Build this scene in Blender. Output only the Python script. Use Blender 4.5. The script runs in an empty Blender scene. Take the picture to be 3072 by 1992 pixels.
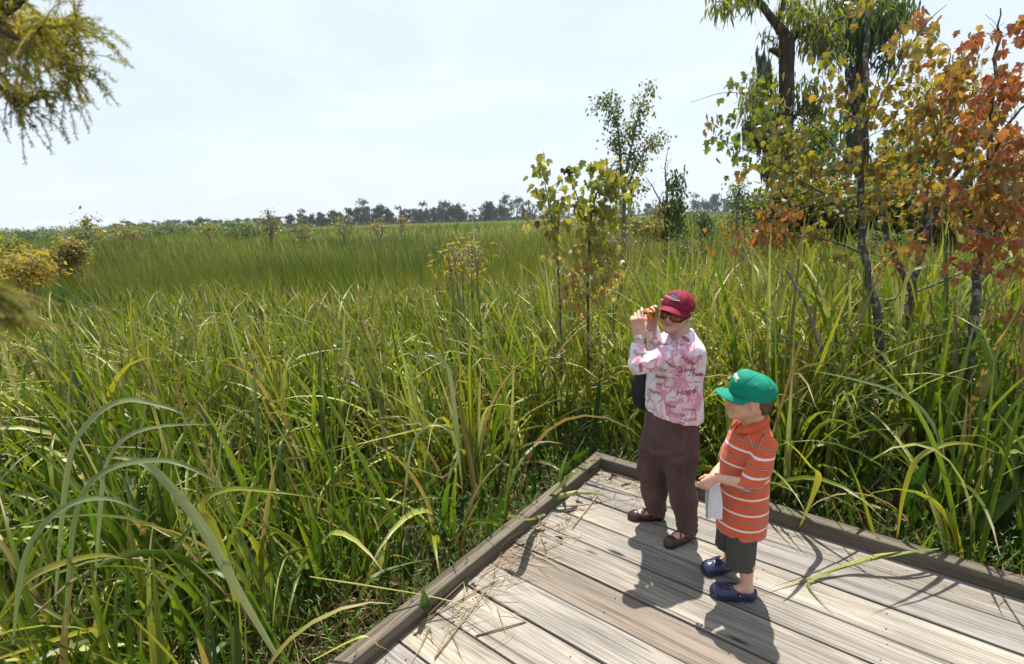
import bpy, math, random
import numpy as np
from mathutils import Vector, Matrix
from mathutils.bvhtree import BVHTree
RNG = np.random.default_rng(7)
random.seed(7)
SC = bpy.context.scene
COL = SC.collection
R = math.radians
ALB = .82        # all surfaces are read off for one exposure

# ------------------------------------------------------------------ camera model
CAMZ = 2.1
PITCH, ROLL = R(12.9), R(1.78)
FPX = 1489.0
fw = np.array([0, math.cos(PITCH), -math.sin(PITCH)])
rt0 = np.array([1.0, 0, 0]); up0 = np.cross(rt0, fw)
rt = rt0*math.cos(ROLL) - up0*math.sin(ROLL)
up = np.cross(rt, fw)
CAM = np.array([0, 0, CAMZ])
def ray(x, y):
    d = fw + rt*(x-1536)/FPX - up*(y-996)/FPX
    return d
def P(x, y, Y):            # point of the place seen at (x, y) of the photograph, at distance Y north of the camera
    d = ray(x, y); return CAM + d*(Y/d[1])
def G(x, y, z=0.0):        # the same on the level z
    d = ray(x, y); return CAM + d*((z-CAMZ)/d[2])
K = 3072/2380.0
def PD(x, y, Y): return P(x*K, y*K, Y)
def GD(x, y, z=0.0): return G(x*K, y*K, z)
def A1(x, y, Y): return P(1850+x/3.355, 840+y/3.355, Y)
def A2(x, y, Y): return P(1800+x/2.5717, 1250+y/2.5717, Y)
def A3(x, y, Y): return P(2000+x/3.858, 1050+y/3.858, Y)

# ------------------------------------------------------------------ object helpers
def tag(o, label=None, cat=None, group=None, kind=None):
    if label: o['label'] = label
    if cat: o['category'] = cat
    if group: o['group'] = group
    if kind: o['kind'] = kind
    return o
def empty(name, loc=(0, 0, 0)):
    o = bpy.data.objects.new(name, None); COL.objects.link(o)
    o.location = loc; o.empty_display_size = .1
    return o
def link(name, me, mat=None, parent=None):
    o = bpy.data.objects.new(name, me); COL.objects.link(o)
    if mat is not None:
        for m in (mat if isinstance(mat, (list, tuple)) else [mat]): me.materials.append(m)
    if parent is not None:
        o.parent = parent
        o.matrix_parent_inverse = Matrix.Identity(4)
        # meshes are modelled in world metres: cancel the parent's own place
        loc = Vector(parent.location) if parent.parent is None else Vector((0, 0, 0))
        o.location = -loc
    return o
def mesh(name, V, F, smooth=True, attr=None, midx=None):
    """V (n,3); F list of arrays (m,k) of equal-size faces; attr (n,4) point colour 'vc'"""
    me = bpy.data.meshes.new(name)
    V = np.asarray(V, np.float32).reshape(-1, 3)
    if isinstance(F, np.ndarray): F = [F]
    F = [np.asarray(f, np.int32) for f in F if len(f)]
    me.vertices.add(len(V)); me.vertices.foreach_set('co', V.ravel())
    nl = sum(f.size for f in F); nf = sum(len(f) for f in F)
    me.loops.add(nl); me.polygons.add(nf)
    me.loops.foreach_set('vertex_index', np.concatenate([f.ravel() for f in F]))
    tot = np.concatenate([np.full(len(f), f.shape[1], np.int32) for f in F])
    st = np.concatenate([[0], np.cumsum(tot)[:-1]]).astype(np.int32)
    me.polygons.foreach_set('loop_start', st); me.polygons.foreach_set('loop_total', tot)
    me.polygons.foreach_set('use_smooth', np.full(nf, smooth, bool))
    if midx is not None: me.polygons.foreach_set('material_index', np.asarray(midx, np.int32))
    if attr is not None:
        a = me.color_attributes.new('vc', 'FLOAT_COLOR', 'POINT')
        a.data.foreach_set('color', np.asarray(attr, np.float32).ravel())
    me.update(calc_edges=True); me.validate()
    return me
class MB:
    """collects pieces of one mesh"""
    def __init__(s): s.V = []; s.F = {}; s.A = []; s.M = {}; s.n = 0
    def add(s, V, F, attr=None, mi=0):
        V = np.asarray(V, float).reshape(-1, 3)
        if isinstance(F, np.ndarray): F = [F]
        for f in F:
            f = np.asarray(f, int)
            if not len(f): continue
            s.F.setdefault(f.shape[1], []).append(f+s.n); s.M.setdefault(f.shape[1], []).append(np.full(len(f), mi))
        s.V.append(V)
        if attr is None: attr = np.zeros((len(V), 4))
        attr = np.asarray(attr, float)
        if attr.ndim == 1: attr = np.tile(attr, (len(V), 1))
        s.A.append(attr); s.n += len(V)
    def box(s, c, d, R3=None, attr=None, mi=0, bev=0.0):
        c = np.array(c, float); h = np.array(d, float)/2
        if bev <= 0:
            v = np.array([[x, y, z] for x in (-1, 1) for y in (-1, 1) for z in (-1, 1)])*h
            f = np.array([[0, 1, 3, 2], [4, 6, 7, 5], [0, 4, 5, 1], [2, 3, 7, 6], [0, 2, 6, 4], [1, 5, 7, 3]])
            if R3 is not None: v = v@np.array(R3).T
            s.add(v+c, f, attr, mi)
        else:
            # bevelled: rounded in the X-Z and Y-Z sense by an octagon ring stack
            b = bev
            rings = []
            for z, i in ((-h[2], b), (-h[2]+b, 0), (h[2]-b, 0), (h[2], b)):
                x, y = h[0]-i, h[1]-i; q = b
                rings.append([[x-q, -y, z], [x, -y+q, z], [x, y-q, z], [x-q, y, z], [-x+q, y, z], [-x, y-q, z], [-x, -y+q, z], [-x+q, -y, z]])
            v = np.array(rings).reshape(-1, 3)
            f = [[r*8+j, r*8+(j+1) % 8, (r+1)*8+(j+1) % 8, (r+1)*8+j] for r in range(3) for j in range(8)]
            if R3 is not None: v = v@np.array(R3).T
            caps = np.array([[7, 6, 5, 4, 3, 2, 1, 0], [24, 25, 26, 27, 28, 29, 30, 31]])
            s.add(v+c, [np.array(f), caps], attr, mi)
    def tube(s, pts, rad, n=6, attr=None, mi=0, cap=True, flat=1.0, flatdir=None):
        V, F = tube(pts, rad, n, cap, flat, flatdir); s.add(V, F, attr, mi)
    def build(s, name, mat, parent=None, smooth=True):
        V = np.concatenate(s.V); A = np.concatenate(s.A)
        ks = sorted(s.F)
        F = [np.concatenate(s.F[k]) for k in ks]; M = np.concatenate([np.concatenate(s.M[k]) for k in ks])
        return link(name, mesh(name, V, F, smooth, A, M), mat, parent)
def tube(pts, rad, n=6, cap=True, flat=1.0, flatdir=None):
    pts = np.asarray(pts, float); m = len(pts)
    rad = np.broadcast_to(np.asarray(rad, float), (m,))
    T = np.gradient(pts, axis=0); T /= np.linalg.norm(T, axis=1, keepdims=True)+1e-9
    ref = np.array([0, 0, 1.0]) if abs(T[0][2]) < .9 else np.array([1.0, 0, 0])
    if flatdir is not None: ref = np.array(flatdir, float)
    a = np.cross(T[0], ref); a /= np.linalg.norm(a)
    V = []
    for i in range(m):
        a = a - T[i]*(a@T[i]); a /= np.linalg.norm(a)+1e-9
        b = np.cross(T[i], a)
        for j in range(n):
            t = 2*math.pi*j/n
            V.append(pts[i] + rad[i]*(a*math.cos(t) + b*math.sin(t)*flat))
    F = [[i*n+j, i*n+(j+1) % n, (i+1)*n+(j+1) % n, (i+1)*n+j] for i in range(m-1) for j in range(n)]
    out = [np.array(F)]
    if cap: out.append(np.array([list(range(n))[::-1], [(m-1)*n+j for j in range(n)]]))
    return np.array(V), out
def bez(pts, n=12):
    """Catmull-Rom through pts"""
    p = np.asarray(pts, float)
    p = np.vstack([2*p[0]-p[1], p, 2*p[-1]-p[-2]])
    out = []
    for i in range(1, len(p)-2):
        for t in np.linspace(0, 1, n, endpoint=False):
            out.append(.5*((2*p[i]) + (-p[i-1]+p[i+1])*t + (2*p[i-1]-5*p[i]+4*p[i+1]-p[i+2])*t*t + (-p[i-1]+3*p[i]-3*p[i+1]+p[i+2])*t**3))
    out.append(p[-2]); return np.array(out)

# ------------------------------------------------------------------ materials
class NT:
    def __init__(s, name):
        s.m = bpy.data.materials.new(name); s.m.use_nodes = True
        s.t = s.m.node_tree; s.t.nodes.clear()
        s.out = s.n('ShaderNodeOutputMaterial')
    def n(s, ty, **kw):
        q = s.t.nodes.new(ty)
        for k, v in kw.items():
            if k.startswith('_'): setattr(q, k[1:], v)
            else:
                k2 = int(k[1:]) if k[0] == 'i' and k[1:].isdigit() else k.replace('_', ' ')
                if hasattr(v, 'links') or isinstance(v, bpy.types.NodeSocket): s.t.links.new(v, q.inputs[k2])
                else: q.inputs[k2].default_value = v
        return q
    def l(s, a, b): s.t.links.new(a, b)
    def ramp(s, fac, stops, interp='LINEAR'):
        q = s.t.nodes.new('ShaderNodeValToRGB'); cr = q.color_ramp; cr.interpolation = interp
        while len(cr.elements) < len(stops): cr.elements.new(.5)
        for e, (p, c) in zip(cr.elements, stops):
            e.position = p; e.color = (c[0], c[1], c[2], 1) if not isinstance(c, (int, float)) else (c, c, c, 1)
        s.l(fac, q.inputs[0]); return q.outputs[0]
    def math(s, op, a, b=None, c=None):
        q = s.t.nodes.new('ShaderNodeMath'); q.operation = op
        for i, v in enumerate((a, b, c)):
            if v is None: continue
            if isinstance(v, (int, float)): q.inputs[i].default_value = v
            else: s.l(v, q.inputs[i])
        return q.outputs[0]
    def mix(s, fac, a, b, blend='MIX'):
        q = s.t.nodes.new('ShaderNodeMix'); q.data_type = 'RGBA'; q.blend_type = blend
        for i, v in ((0, fac), (6, a), (7, b)):
            if isinstance(v, (int, float)): q.inputs[i].default_value = v
            elif isinstance(v, tuple): q.inputs[i].default_value = (v[0], v[1], v[2], 1)
            else: s.l(v, q.inputs[i])
        return q.outputs[2]
    def noise(s, scale, detail=3, vec=None, rough=.55, dist=0.0):
        q = s.n('ShaderNodeTexNoise', Scale=scale, Detail=detail, Roughness=rough, Distortion=dist)
        if vec is not None: s.l(vec, q.inputs['Vector'])
        return q.outputs['Fac']
    def coord(s, scale=(1, 1, 1), rot=(0, 0, 0), loc=(0, 0, 0), kind='Object'):
        c = s.n('ShaderNodeTexCoord'); m = s.n('ShaderNodeMapping', Scale=scale, Rotation=rot, Location=loc)
        s.l(c.outputs[kind], m.inputs['Vector']); return m.outputs[0]
    def sep(s, v):
        q = s.n('ShaderNodeSeparateXYZ'); s.l(v, q.inputs[0]); return q.outputs
    def vc(s):
        a = s.n('ShaderNodeAttribute', _attribute_name='vc')
        q = s.n('ShaderNodeSeparateColor'); s.l(a.outputs['Color'], q.inputs[0])
        return q.outputs[0], q.outputs[1], q.outputs[2], a.outputs['Alpha']
    def bump(s, h, strength=.3, dist=.01):
        q = s.n('ShaderNodeBump', Strength=strength, Distance=dist); s.l(h, q.inputs['Height']); return q.outputs[0]
    def bsdf(s, color, rough=.6, normal=None, **kw):
        q = s.n('ShaderNodeBsdfPrincipled')
        if 'Metallic' not in kw:
            color = tuple(x*ALB for x in color[:3]) if isinstance(color, tuple) else s.mix(1.0, color, (ALB, ALB, ALB), 'MULTIPLY')
        for k, v in (('Base Color', color), ('Roughness', rough)):
            if isinstance(v, tuple): q.inputs[k].default_value = (v[0], v[1], v[2], 1)
            elif isinstance(v, (int, float)): q.inputs[k].default_value = v
            else: s.l(v, q.inputs[k])
        if normal is not None: s.l(normal, q.inputs['Normal'])
        for k, v in kw.items():
            k = k.replace('_', ' ')
            if isinstance(v, bpy.types.NodeSocket): s.l(v, q.inputs[k])
            else: q.inputs[k].default_value = v
        return q.outputs[0]
    def done(s, sh): s.l(sh, s.out.inputs[0]); return s.m
def simple(name, col, rough=.6, bumpscale=0, bumpstr=.2, var=.12, vscale=12, **kw):
    t = NT(name); v = t.coord()
    n = t.noise(vscale, 4, v)
    c = t.mix(t.ramp(n, [(.3, 0.0), (.7, 1.0)]), tuple(x*(1-var) for x in col), tuple(min(1, x*(1+var)) for x in col))
    nor = t.bump(t.noise(bumpscale, 3, v), bumpstr, .002) if bumpscale else None
    return t.done(t.bsdf(c, rough, nor, **kw))
def leafmat(name, stops, tstops, rough=.4, trans=.4, streak=None, mid=None, spec=.5, spots=None, wet=None):
    """thin leaf: diffuse + gloss, with light let through; colour by the leaf's own number (vc.r); vc.g along, vc.b across"""
    t = NT(name); r, g, b, a = t.vc(); v = t.coord()
    tstops = [(p_, tuple(x*.86 for x in c_)) for p_, c_ in tstops]
    c = t.ramp(r, stops); tc = t.ramp(r, tstops)
    if streak:          # long brown / tan streaks along the blade
        q = t.n('ShaderNodeCombineXYZ'); t.l(t.math('MULTIPLY', r, 97.0), q.inputs[0]); t.l(t.math('MULTIPLY', g, 2.2), q.inputs[1]); t.l(t.math('MULTIPLY', b, 3.0), q.inputs[2])
        f = t.ramp(t.noise(2.2, 4, q.outputs[0], .6), [(streak[0], 0.0), (streak[1], 1.0)])
        c = t.mix(f, c, streak[2]); tc = t.mix(f, tc, tuple(x*1.3 for x in streak[2]))
    if wet:             # dry tips
        f = t.ramp(g, [(wet[0], 0.0), (wet[1], 1.0)]); f = t.math('MULTIPLY', f, t.ramp(t.math('FRACT', t.math('MULTIPLY', r, 37.0)), [(.35, 0.0), (.7, 1.0)]))
        c = t.mix(f, c, wet[2]); tc = t.mix(f, tc, wet[2])
    if spots:
        f = t.ramp(t.noise(spots[0], 3, v), [(spots[1], 0.0), (spots[1]+.06, 1.0)]); c = t.mix(f, c, spots[2]); tc = t.mix(f, tc, spots[2])
    if mid:
        f = t.math('ABSOLUTE', t.math('SUBTRACT', b, .5)); f = t.ramp(f, [(0.0, 1.0), (.16, 0.0)])
        f = t.math('MULTIPLY', f, mid[0]); c = t.mix(f, c, mid[1]); tc = t.mix(f, tc, mid[1])
    q2 = t.n('ShaderNodeCombineXYZ'); t.l(t.math('MULTIPLY', r, 53.0), q2.inputs[0]); t.l(t.math('MULTIPLY', g, 5.0), q2.inputs[1]); t.l(t.math('MULTIPLY', b, 9.0), q2.inputs[2])
    tone = t.ramp(t.noise(1.6, 3, q2.outputs[0], .6), [(.3, (.70, .72, .66)), (.7, (1.18, 1.16, 1.1))])
    c = t.mix(1.0, c, tone, 'MULTIPLY'); tc = t.mix(1.0, tc, tone, 'MULTIPLY')
    veins = t.math('SINE', t.math('MULTIPLY', b, 70.0))
    nor = t.bump(veins, .25, .001)
    p = t.bsdf(c, rough, nor, Specular_IOR_Level=spec)
    tr = t.n('ShaderNodeBsdfTranslucent'); t.l(tc, tr.inputs[0])
    ms = t.n('ShaderNodeMixShader', Fac=trans); t.l(p, ms.inputs[1]); t.l(tr.outputs[0], ms.inputs[2])
    return t.done(ms.outputs[0])

# ------------------------------------------------------------------ implicit bodies
class SDF:
    def __init__(s, lo, hi, res):
        s.lo = np.array(lo, float); s.res = res
        s.shape = tuple(np.ceil((np.array(hi)-s.lo)/res).astype(int)+1)
        s.f = np.full(s.shape, .2, np.float32)
        s.ax = [s.lo[i]+res*np.arange(s.shape[i]) for i in range(3)]
    def _w(s, lo, hi, pad):
        sl = []
        for i in range(3):
            a = int(max(0, math.floor((lo[i]-pad-s.lo[i])/s.res))); b = int(min(s.shape[i], math.ceil((hi[i]+pad-s.lo[i])/s.res)+1))
            if b <= a: return None, None
            sl.append(slice(a, b))
        sl = tuple(sl)
        X = np.meshgrid(*[s.ax[i][sl[i]] for i in range(3)], indexing='ij')
        return sl, X
    def _put(s, sl, d, k, sub=False):
        f = s.f[sl]
        if sub:
            d = -d
            if k > 0:
                h = np.clip(k-np.abs(f-d), 0, None)/k; s.f[sl] = np.maximum(f, d)+h*h*k*.25
            else: s.f[sl] = np.maximum(f, d)
        else:
            if k > 0:
                h = np.clip(k-np.abs(f-d), 0, None)/k; s.f[sl] = np.minimum(f, d)-h*h*k*.25
            else: s.f[sl] = np.minimum(f, d)
    def cone(s, a, b, ra, rb, k=.02, sub=False, sq=None):
        a = np.array(a, float); b = np.array(b, float); r = max(ra, rb)
        sl, X = s._w(np.minimum(a, b)-r, np.maximum(a, b)+r, k+.02)
        if sl is None: return
        ab = b-a; L = ab@ab+1e-12
        t = np.clip(((X[0]-a[0])*ab[0]+(X[1]-a[1])*ab[1]+(X[2]-a[2])*ab[2])/L, 0, 1)
        q = [X[i]-(a[i]+t*ab[i]) for i in range(3)]
        if sq is not None:      # squash: (direction, factor > 1 makes it thinner that way)
            dr, fa = np.array(sq[0], float), sq[1]; dr = dr/np.linalg.norm(dr)
            e = q[0]*dr[0]+q[1]*dr[1]+q[2]*dr[2]
            q = [q[i]+dr[i]*e*(fa-1) for i in range(3)]
        d = np.sqrt(q[0]**2+q[1]**2+q[2]**2)-(ra+(rb-ra)*t)
        s._put(sl, d.astype(np.float32), k, sub)
    def chain(s, pts, rad, k=.02, **kw):
        for i in range(len(pts)-1): s.cone(pts[i], pts[i+1], rad[i], rad[i+1], k, **kw)
    def ell(s, c, r, R3=None, k=.02, sub=False):
        c = np.array(c, float); r = np.array(r, float); m = r.max()
        sl, X = s._w(c-m, c+m, k+.02)
        if sl is None: return
        q = [X[i]-c[i] for i in range(3)]
        if R3 is not None:
            M = np.array(R3, float)   # columns are the local axes
            q = [q[0]*M[0, j]+q[1]*M[1, j]+q[2]*M[2, j] for j in range(3)]
        k0 = np.sqrt(sum((q[i]/r[i])**2 for i in range(3))); k1 = np.sqrt(sum((q[i]/r[i]**2)**2 for i in range(3)))+1e-9
        s._put(sl, (k0*(k0-1)/k1).astype(np.float32), k, sub)
    def loft(s, secs, k=.02, yaw=0.0, sub=False, pw=2.0):
        """secs: rows (z, cx, cy, rx, ry) interpolated smoothly; flat cut at both ends"""
        S = np.array(secs, float); S = S[np.argsort(S[:, 0])]
        z0, z1 = S[0, 0], S[-1, 0]; m = max(S[:, 3].max(), S[:, 4].max())
        lo = [S[:, 1].min()-m, S[:, 2].min()-m, z0]; hi = [S[:, 1].max()+m, S[:, 2].max()+m, z1]
        sl, X = s._w(lo, hi, k+.02)
        if sl is None: return
        zz = s.ax[2][sl[2]]
        def sm(c):
            zs = np.linspace(z0, z1, 120); v = np.interp(zs, S[:, 0], S[:, c])
            w = max(3, int(120/len(S)*.8)); ker = np.hanning(w+2)[1:-1]; ker /= ker.sum()
            vp = np.pad(v, (w, w), mode='edge'); v = np.convolve(vp, ker, 'same')[w:-w]
            return np.interp(zz, zs, v)
        cx, cy, rx, ry = [sm(c)[None, None, :] for c in (1, 2, 3, 4)]
        dx, dy = X[0]-cx, X[1]-cy
        c, sn = math.cos(yaw), math.sin(yaw)
        ex, ey = dx*c+dy*sn, -dx*sn+dy*c
        q = (np.abs(ex/rx)**pw+np.abs(ey/ry)**pw)**(1/pw)
        g = np.sqrt((ex/rx**2)**2+(ey/ry**2)**2)/(np.sqrt((ex/rx)**2+(ey/ry)**2)+1e-6)+1e-6
        d = (q-1)/g
        d = np.maximum(d, np.maximum(z0-X[2], X[2]-z1))
        s._put(sl, d.astype(np.float32), k, sub)
    def plane_cut(s, p, n, lo=None, hi=None):
        """remove everything on the +n side"""
        lo = s.lo if lo is None else lo; hi = s.lo+s.res*(np.array(s.shape)-1) if hi is None else hi
        sl, X = s._w(np.array(lo), np.array(hi), 0)
        d = sum((X[i]-p[i])*n[i] for i in range(3)).astype(np.float32)
        s.f[sl] = np.maximum(s.f[sl], d)
    def fold(s, amp, freq, seed=0, zs=.5, band=.03):
        rg = np.random.default_rng(seed)
        X = np.meshgrid(*s.ax, indexing='ij', sparse=True)
        acc = 0
        for i in range(7):
            w = rg.normal(size=3)*freq*rg.uniform(.6, 1.7); w[2] *= zs
            wv = rg.normal(size=3)*freq*.5
            ph = rg.uniform(0, 6.28)
            sn_ = np.sin(X[0]*w[0]+X[1]*w[1]+X[2]*w[2]+ph+1.2*np.sin(X[0]*wv[0]+X[1]*wv[1]+X[2]*wv[2])); acc = acc+.5*sn_+.9*(1-1.8*np.abs(sn_))*.6
        s.f += (amp*acc/3).astype(np.float32)
    def surf(s):
        f = s.f; ins = f < 0
        nx, ny, nz = f.shape
        cnt = np.zeros((nx-1, ny-1, nz-1), np.float32); acc = [np.zeros_like(cnt) for _ in range(3)]
        I = np.meshgrid(*[np.arange(n-1) for n in f.shape], indexing='ij', sparse=True)
        for ax in range(3):
            o1, o2 = [a for a in range(3) if a != ax]
            for p in (0, 1):
                for q in (0, 1):
                    st = [0, 0, 0]; st[o1] = p; st[o2] = q
                    a = tuple(slice(st[i], st[i]+f.shape[i]-1) for i in range(3))
                    st2 = list(st); st2[ax] = 1
                    b = tuple(slice(st2[i], st2[i]+f.shape[i]-1) for i in range(3))
                    cr = ins[a] != ins[b]
                    fa, fb = f[a], f[b]
                    t = np.where(cr, fa/np.where(cr, fa-fb, 1), 0).astype(np.float32)
                    cnt += cr
                    acc[ax] += np.where(cr, t, 0); acc[o1] += cr*np.float32(p); acc[o2] += cr*np.float32(q)
        act = cnt > 0
        idx = np.full(cnt.shape, -1, np.int64); idx[act] = np.arange(act.sum())
        c = cnt[act]
        V = np.stack([(np.broadcast_to(I[i], cnt.shape)[act]+acc[i][act]/c)*s.res+s.lo[i] for i in range(3)], 1)
        quads = []
        for ax in range(3):
            o1, o2 = [(1, 2), (2, 0), (0, 1)][ax]
            sl0 = [slice(None)]*3; sl0[ax] = slice(0, f.shape[ax]-1); sl0[o1] = slice(1, f.shape[o1]-1); sl0[o2] = slice(1, f.shape[o2]-1)
            sl1 = list(sl0); sl1[ax] = slice(1, f.shape[ax])
            a, b = ins[tuple(sl0)], ins[tuple(sl1)]
            for sgn, m in ((0, a & ~b), (1, ~a & b)):
                w = np.argwhere(m)
                if not len(w): continue
                base = w.copy(); base[:, o1] += 1; base[:, o2] += 1
                def cell(d1, d2):
                    q = base.copy(); q[:, o1] += d1; q[:, o2] += d2
                    return idx[q[:, 0], q[:, 1], q[:, 2]]
                q = np.stack([cell(-1, -1), cell(0, -1), cell(0, 0), cell(-1, 0)], 1)
                quads.append(q if sgn == 0 else q[:, ::-1])
        Q = np.concatenate(quads); Q = Q[(Q >= 0).all(1)]
        return V, Q
    def build(s, name, mat, parent=None, relax=1, color=None):
        V, Q = s.surf()
        for _ in range(relax):      # gentle smoothing of the voxel steps
            A = np.zeros_like(V); c = np.zeros(len(V))
            for i in range(4):
                a, b = Q[:, i], Q[:, (i+1) % 4]
                for k in range(3): A[:, k] += np.bincount(a, V[b, k], len(V))+np.bincount(b, V[a, k], len(V))
                c += np.bincount(a, minlength=len(V))+np.bincount(b, minlength=len(V))
            V = V*.5+.5*A/np.maximum(c, 1)[:, None]
        attr = color(V) if color else np.zeros((len(V), 4))
        me = mesh(name, V, Q, True, attr)
        return link(name, me, mat, parent)
def frame(fwd, upv=(0, 0, 1)):
    f = np.array(fwd, float); f /= np.linalg.norm(f); u = np.array(upv, float)
    l = np.cross(u, f); l /= np.linalg.norm(l); u = np.cross(f, l)
    return np.stack([f, l, u], 1)       # columns forward, left, up
SKYS,SUNE,EXPO = .078, 5.0, 0.95
HAZE = .0002
CL0, CL1, VEIL = .74, .98, (6.2, 6.85, 7.7, 1)
# ------------------------------------------------------------------ ground, boardwalk
DU = np.array([math.cos(R(-38.2)), math.sin(R(-38.2)), 0]); DN = np.array([-DU[1], DU[0], 0])
U0, N0 = -1.82, 3.475            # inner faces of the two kerb rails
def D(u, n, z=0.0): return DU*u+DN*n+np.array([0, 0, z])
def on_deck(x, y, m=0.0):
    u = x*DU[0]+y*DU[1]; n = x*DN[0]+y*DN[1]
    return (u > U0-.09-m) & (n < N0+.09+m)
GZ = -.62
def ground_z(x, y):
    d = np.hypot(x, y)
    t = np.clip((d-14)/60, 0, 1); t = t*t*(3-2*t)
    return GZ+t*1.15+.04*np.sin(x*.7+1)*np.cos(y*.6)
t = NT('marsh_mud'); v = t.coord()
near = t.ramp(t.noise(3, 6, v), [(.3, (.012, .010, .006)), (.7, (.045, .036, .02))])
far = t.ramp(t.noise(.05, 8, t.coord(scale=(.35, 1.2, 1)), .65), [(.3, (.055, .085, .012)), (.5, (.09, .12, .02)), (.7, (.14, .14, .03))])
g_ = t.n('ShaderNodeNewGeometry'); ln = t.n('ShaderNodeVectorMath', _operation='LENGTH'); t.l(g_.outputs['Position'], ln.inputs[0])
fr = t.ramp(t.math('DIVIDE', ln.outputs['Value'], 200.0), [(.15, 0.0), (.42, 1.0)])
c = t.mix(fr, near, far)
mud = t.done(t.bsdf(c, .85, t.bump(t.noise(6, 6, v), .8, .05), Specular_IOR_Level=.2))
xs = np.concatenate([-np.geomspace(1400, 15, 34), np.linspace(-14, 14, 29), np.geomspace(15, 1400, 34)])
ys = np.concatenate([[-60, -20, -8], np.linspace(-4, 16, 30), np.geomspace(17, 2600, 44)])
X, Y = np.meshgrid(xs, ys, indexing='ij'); Z = ground_z(X, Y)
nx, ny = X.shape; ii = (np.arange(nx-1)[:, None]*ny+np.arange(ny-1)[None]).ravel()
go = link('ground', mesh('ground', np.stack([X, Y, Z], -1), np.stack([ii, ii+ny, ii+ny+1, ii+1], 1)), mud); tag(go, kind='structure')

def woodmat(name, rot, lo, hi, dark, greens=0.0, k=1.0):
    """weathered board: grain runs along local x after the turn"""
    t = NT(name); r, g, b, a = t.vc()
    v0 = t.coord(rot=(0, 0, rot))
    off = t.n('ShaderNodeCombineXYZ'); t.l(t.math('MULTIPLY', r, 37.0), off.inputs[0]); t.l(t.math('MULTIPLY', r, 11.0), off.inputs[2])
    av = t.n('ShaderNodeVectorMath', _operation='ADD'); t.l(v0, av.inputs[0]); t.l(off.outputs[0], av.inputs[1]); v = av.outputs[0]
    def mp(sc): m = t.n('ShaderNodeMapping', Scale=sc); t.l(v, m.inputs[0]); return m.outputs[0]
    # cathedral grain: rings from a tilted log, stretched
    wv = t.n('ShaderNodeTexWave', _wave_type='RINGS', _rings_direction='X', Scale=14.0, Distortion=12.0, Detail=3.0, Detail_Scale=.9, Detail_Roughness=.6); t.l(mp((.09, 1.9, 1.9)), wv.inputs[0])
    ring = wv.outputs['Fac']
    fib = t.noise(1, 6, mp((1.6, 300, 300)), .7)
    fib2 = t.noise(1, 6, mp((.55, 95, 95)), .75)
    blot = t.noise(1, 5, mp((1.6, 7, 7)), .6)
    h = t.math('ADD', t.math('MULTIPLY', ring, .26), t.math('MULTIPLY', fib, .95)); h = t.math('ADD', h, t.math('MULTIPLY', fib2, 1.05))
    c = t.ramp(h, [(.62, dark), (.95, lo), (1.35/1.5, hi), (1.0, tuple(min(1, q*1.06) for q in hi))])
    h = t.math('ADD', h, t.math('MULTIPLY', t.math('SUBTRACT', t.noise(1, 4, mp((.35, 14, 14)), .6), .5), 1.1)); hh = t.math('DIVIDE', h, 2.3); c = t.ramp(hh, [(.30, dark), (.42, lo), (.54, hi), (.70, tuple(min(1, q*1.12) for q in hi))])
    tone = t.ramp(r, [(0, (.70, .67, .64)), (.3, (1.05, 1.02, .97)), (.45, (.82, .82, .84)), (.6, (1.0, .95, .86)), (.8, (1.10, 1.06, .97)), (1, (.60, .52, .46))])
    c = t.mix(1.0, c, tone, 'MULTIPLY')
    c = t.mix(t.ramp(blot, [(.42, 0.0), (.72, .55)]), c, tuple(q*.62 for q in lo))
    crack = t.ramp(t.noise(1, 3, mp((2.2, 90, 20)), .5), [(.27, 1.0), (.31, 0.0)])
    c = t.mix(crack, c, tuple(q*.35 for q in dark))
    kv = t.n('ShaderNodeTexVoronoi', Scale=1.0, Randomness=1.0); t.l(mp((1.1, 4.5, 4.5)), kv.inputs['Vector']); kn_ = t.ramp(kv.outputs['Distance'], [(.045, 1.0), (.085, 0.0)]); c = t.mix(kn_, c, tuple(q*.8 for q in dark))
    st = t.ramp(t.noise(1, 4, mp((2.5, 5, 5)), .7), [(.66, 0.0), (.78, .5)]); c = t.mix(st, c, (.36, .22, .13))
    if greens: c = t.mix(t.math('MULTIPLY', t.ramp(t.noise(1, 4, mp((1.5, 4, 4))), [(.45, 0.0), (.65, 1.0)]), greens), c, (.10, .11, .06))
    hb = t.math('SUBTRACT', hh, t.math('MULTIPLY', crack, .5))
    return t.done(t.bsdf(c, .82, t.bump(hb, .9, .006*k), Specular_IOR_Level=.25))
board = woodmat('weathered_board', R(38.2), (.205, .186, .165), (.365, .342, .308), (.045, .036, .030))
rail_a = woodmat('weathered_rail', R(38.2), (.085, .068, .052), (.20, .17, .135), (.03, .024, .018), .35)
rail_b = woodmat('weathered_rail_cross', R(38.2-90), (.085, .068, .052), (.20, .17, .135), (.03, .024, .018), .35)
bw = empty('boardwalk', D(0, 1.5, 0)); tag(bw, 'weathered grey wooden viewing platform with a low kerb rail round its corner', 'boardwalk')
edges = [3.475+.09, 3.245, 3.003, 2.752, 2.532, 2.267, 2.022, 1.790, 1.535, 1.29, 1.045, .80, .555, .31, .065, -.18, -.425, -.67, -.915, -1.16, -1.405, -1.65, -1.9]
m = MB(); rnds = [.2, .45, .3, .5, .55, .98, .38, .3, .7, .42, .25, .5, .6, .33, .45, .2, .7, .4, .3, .5, .6, .4]
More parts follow.
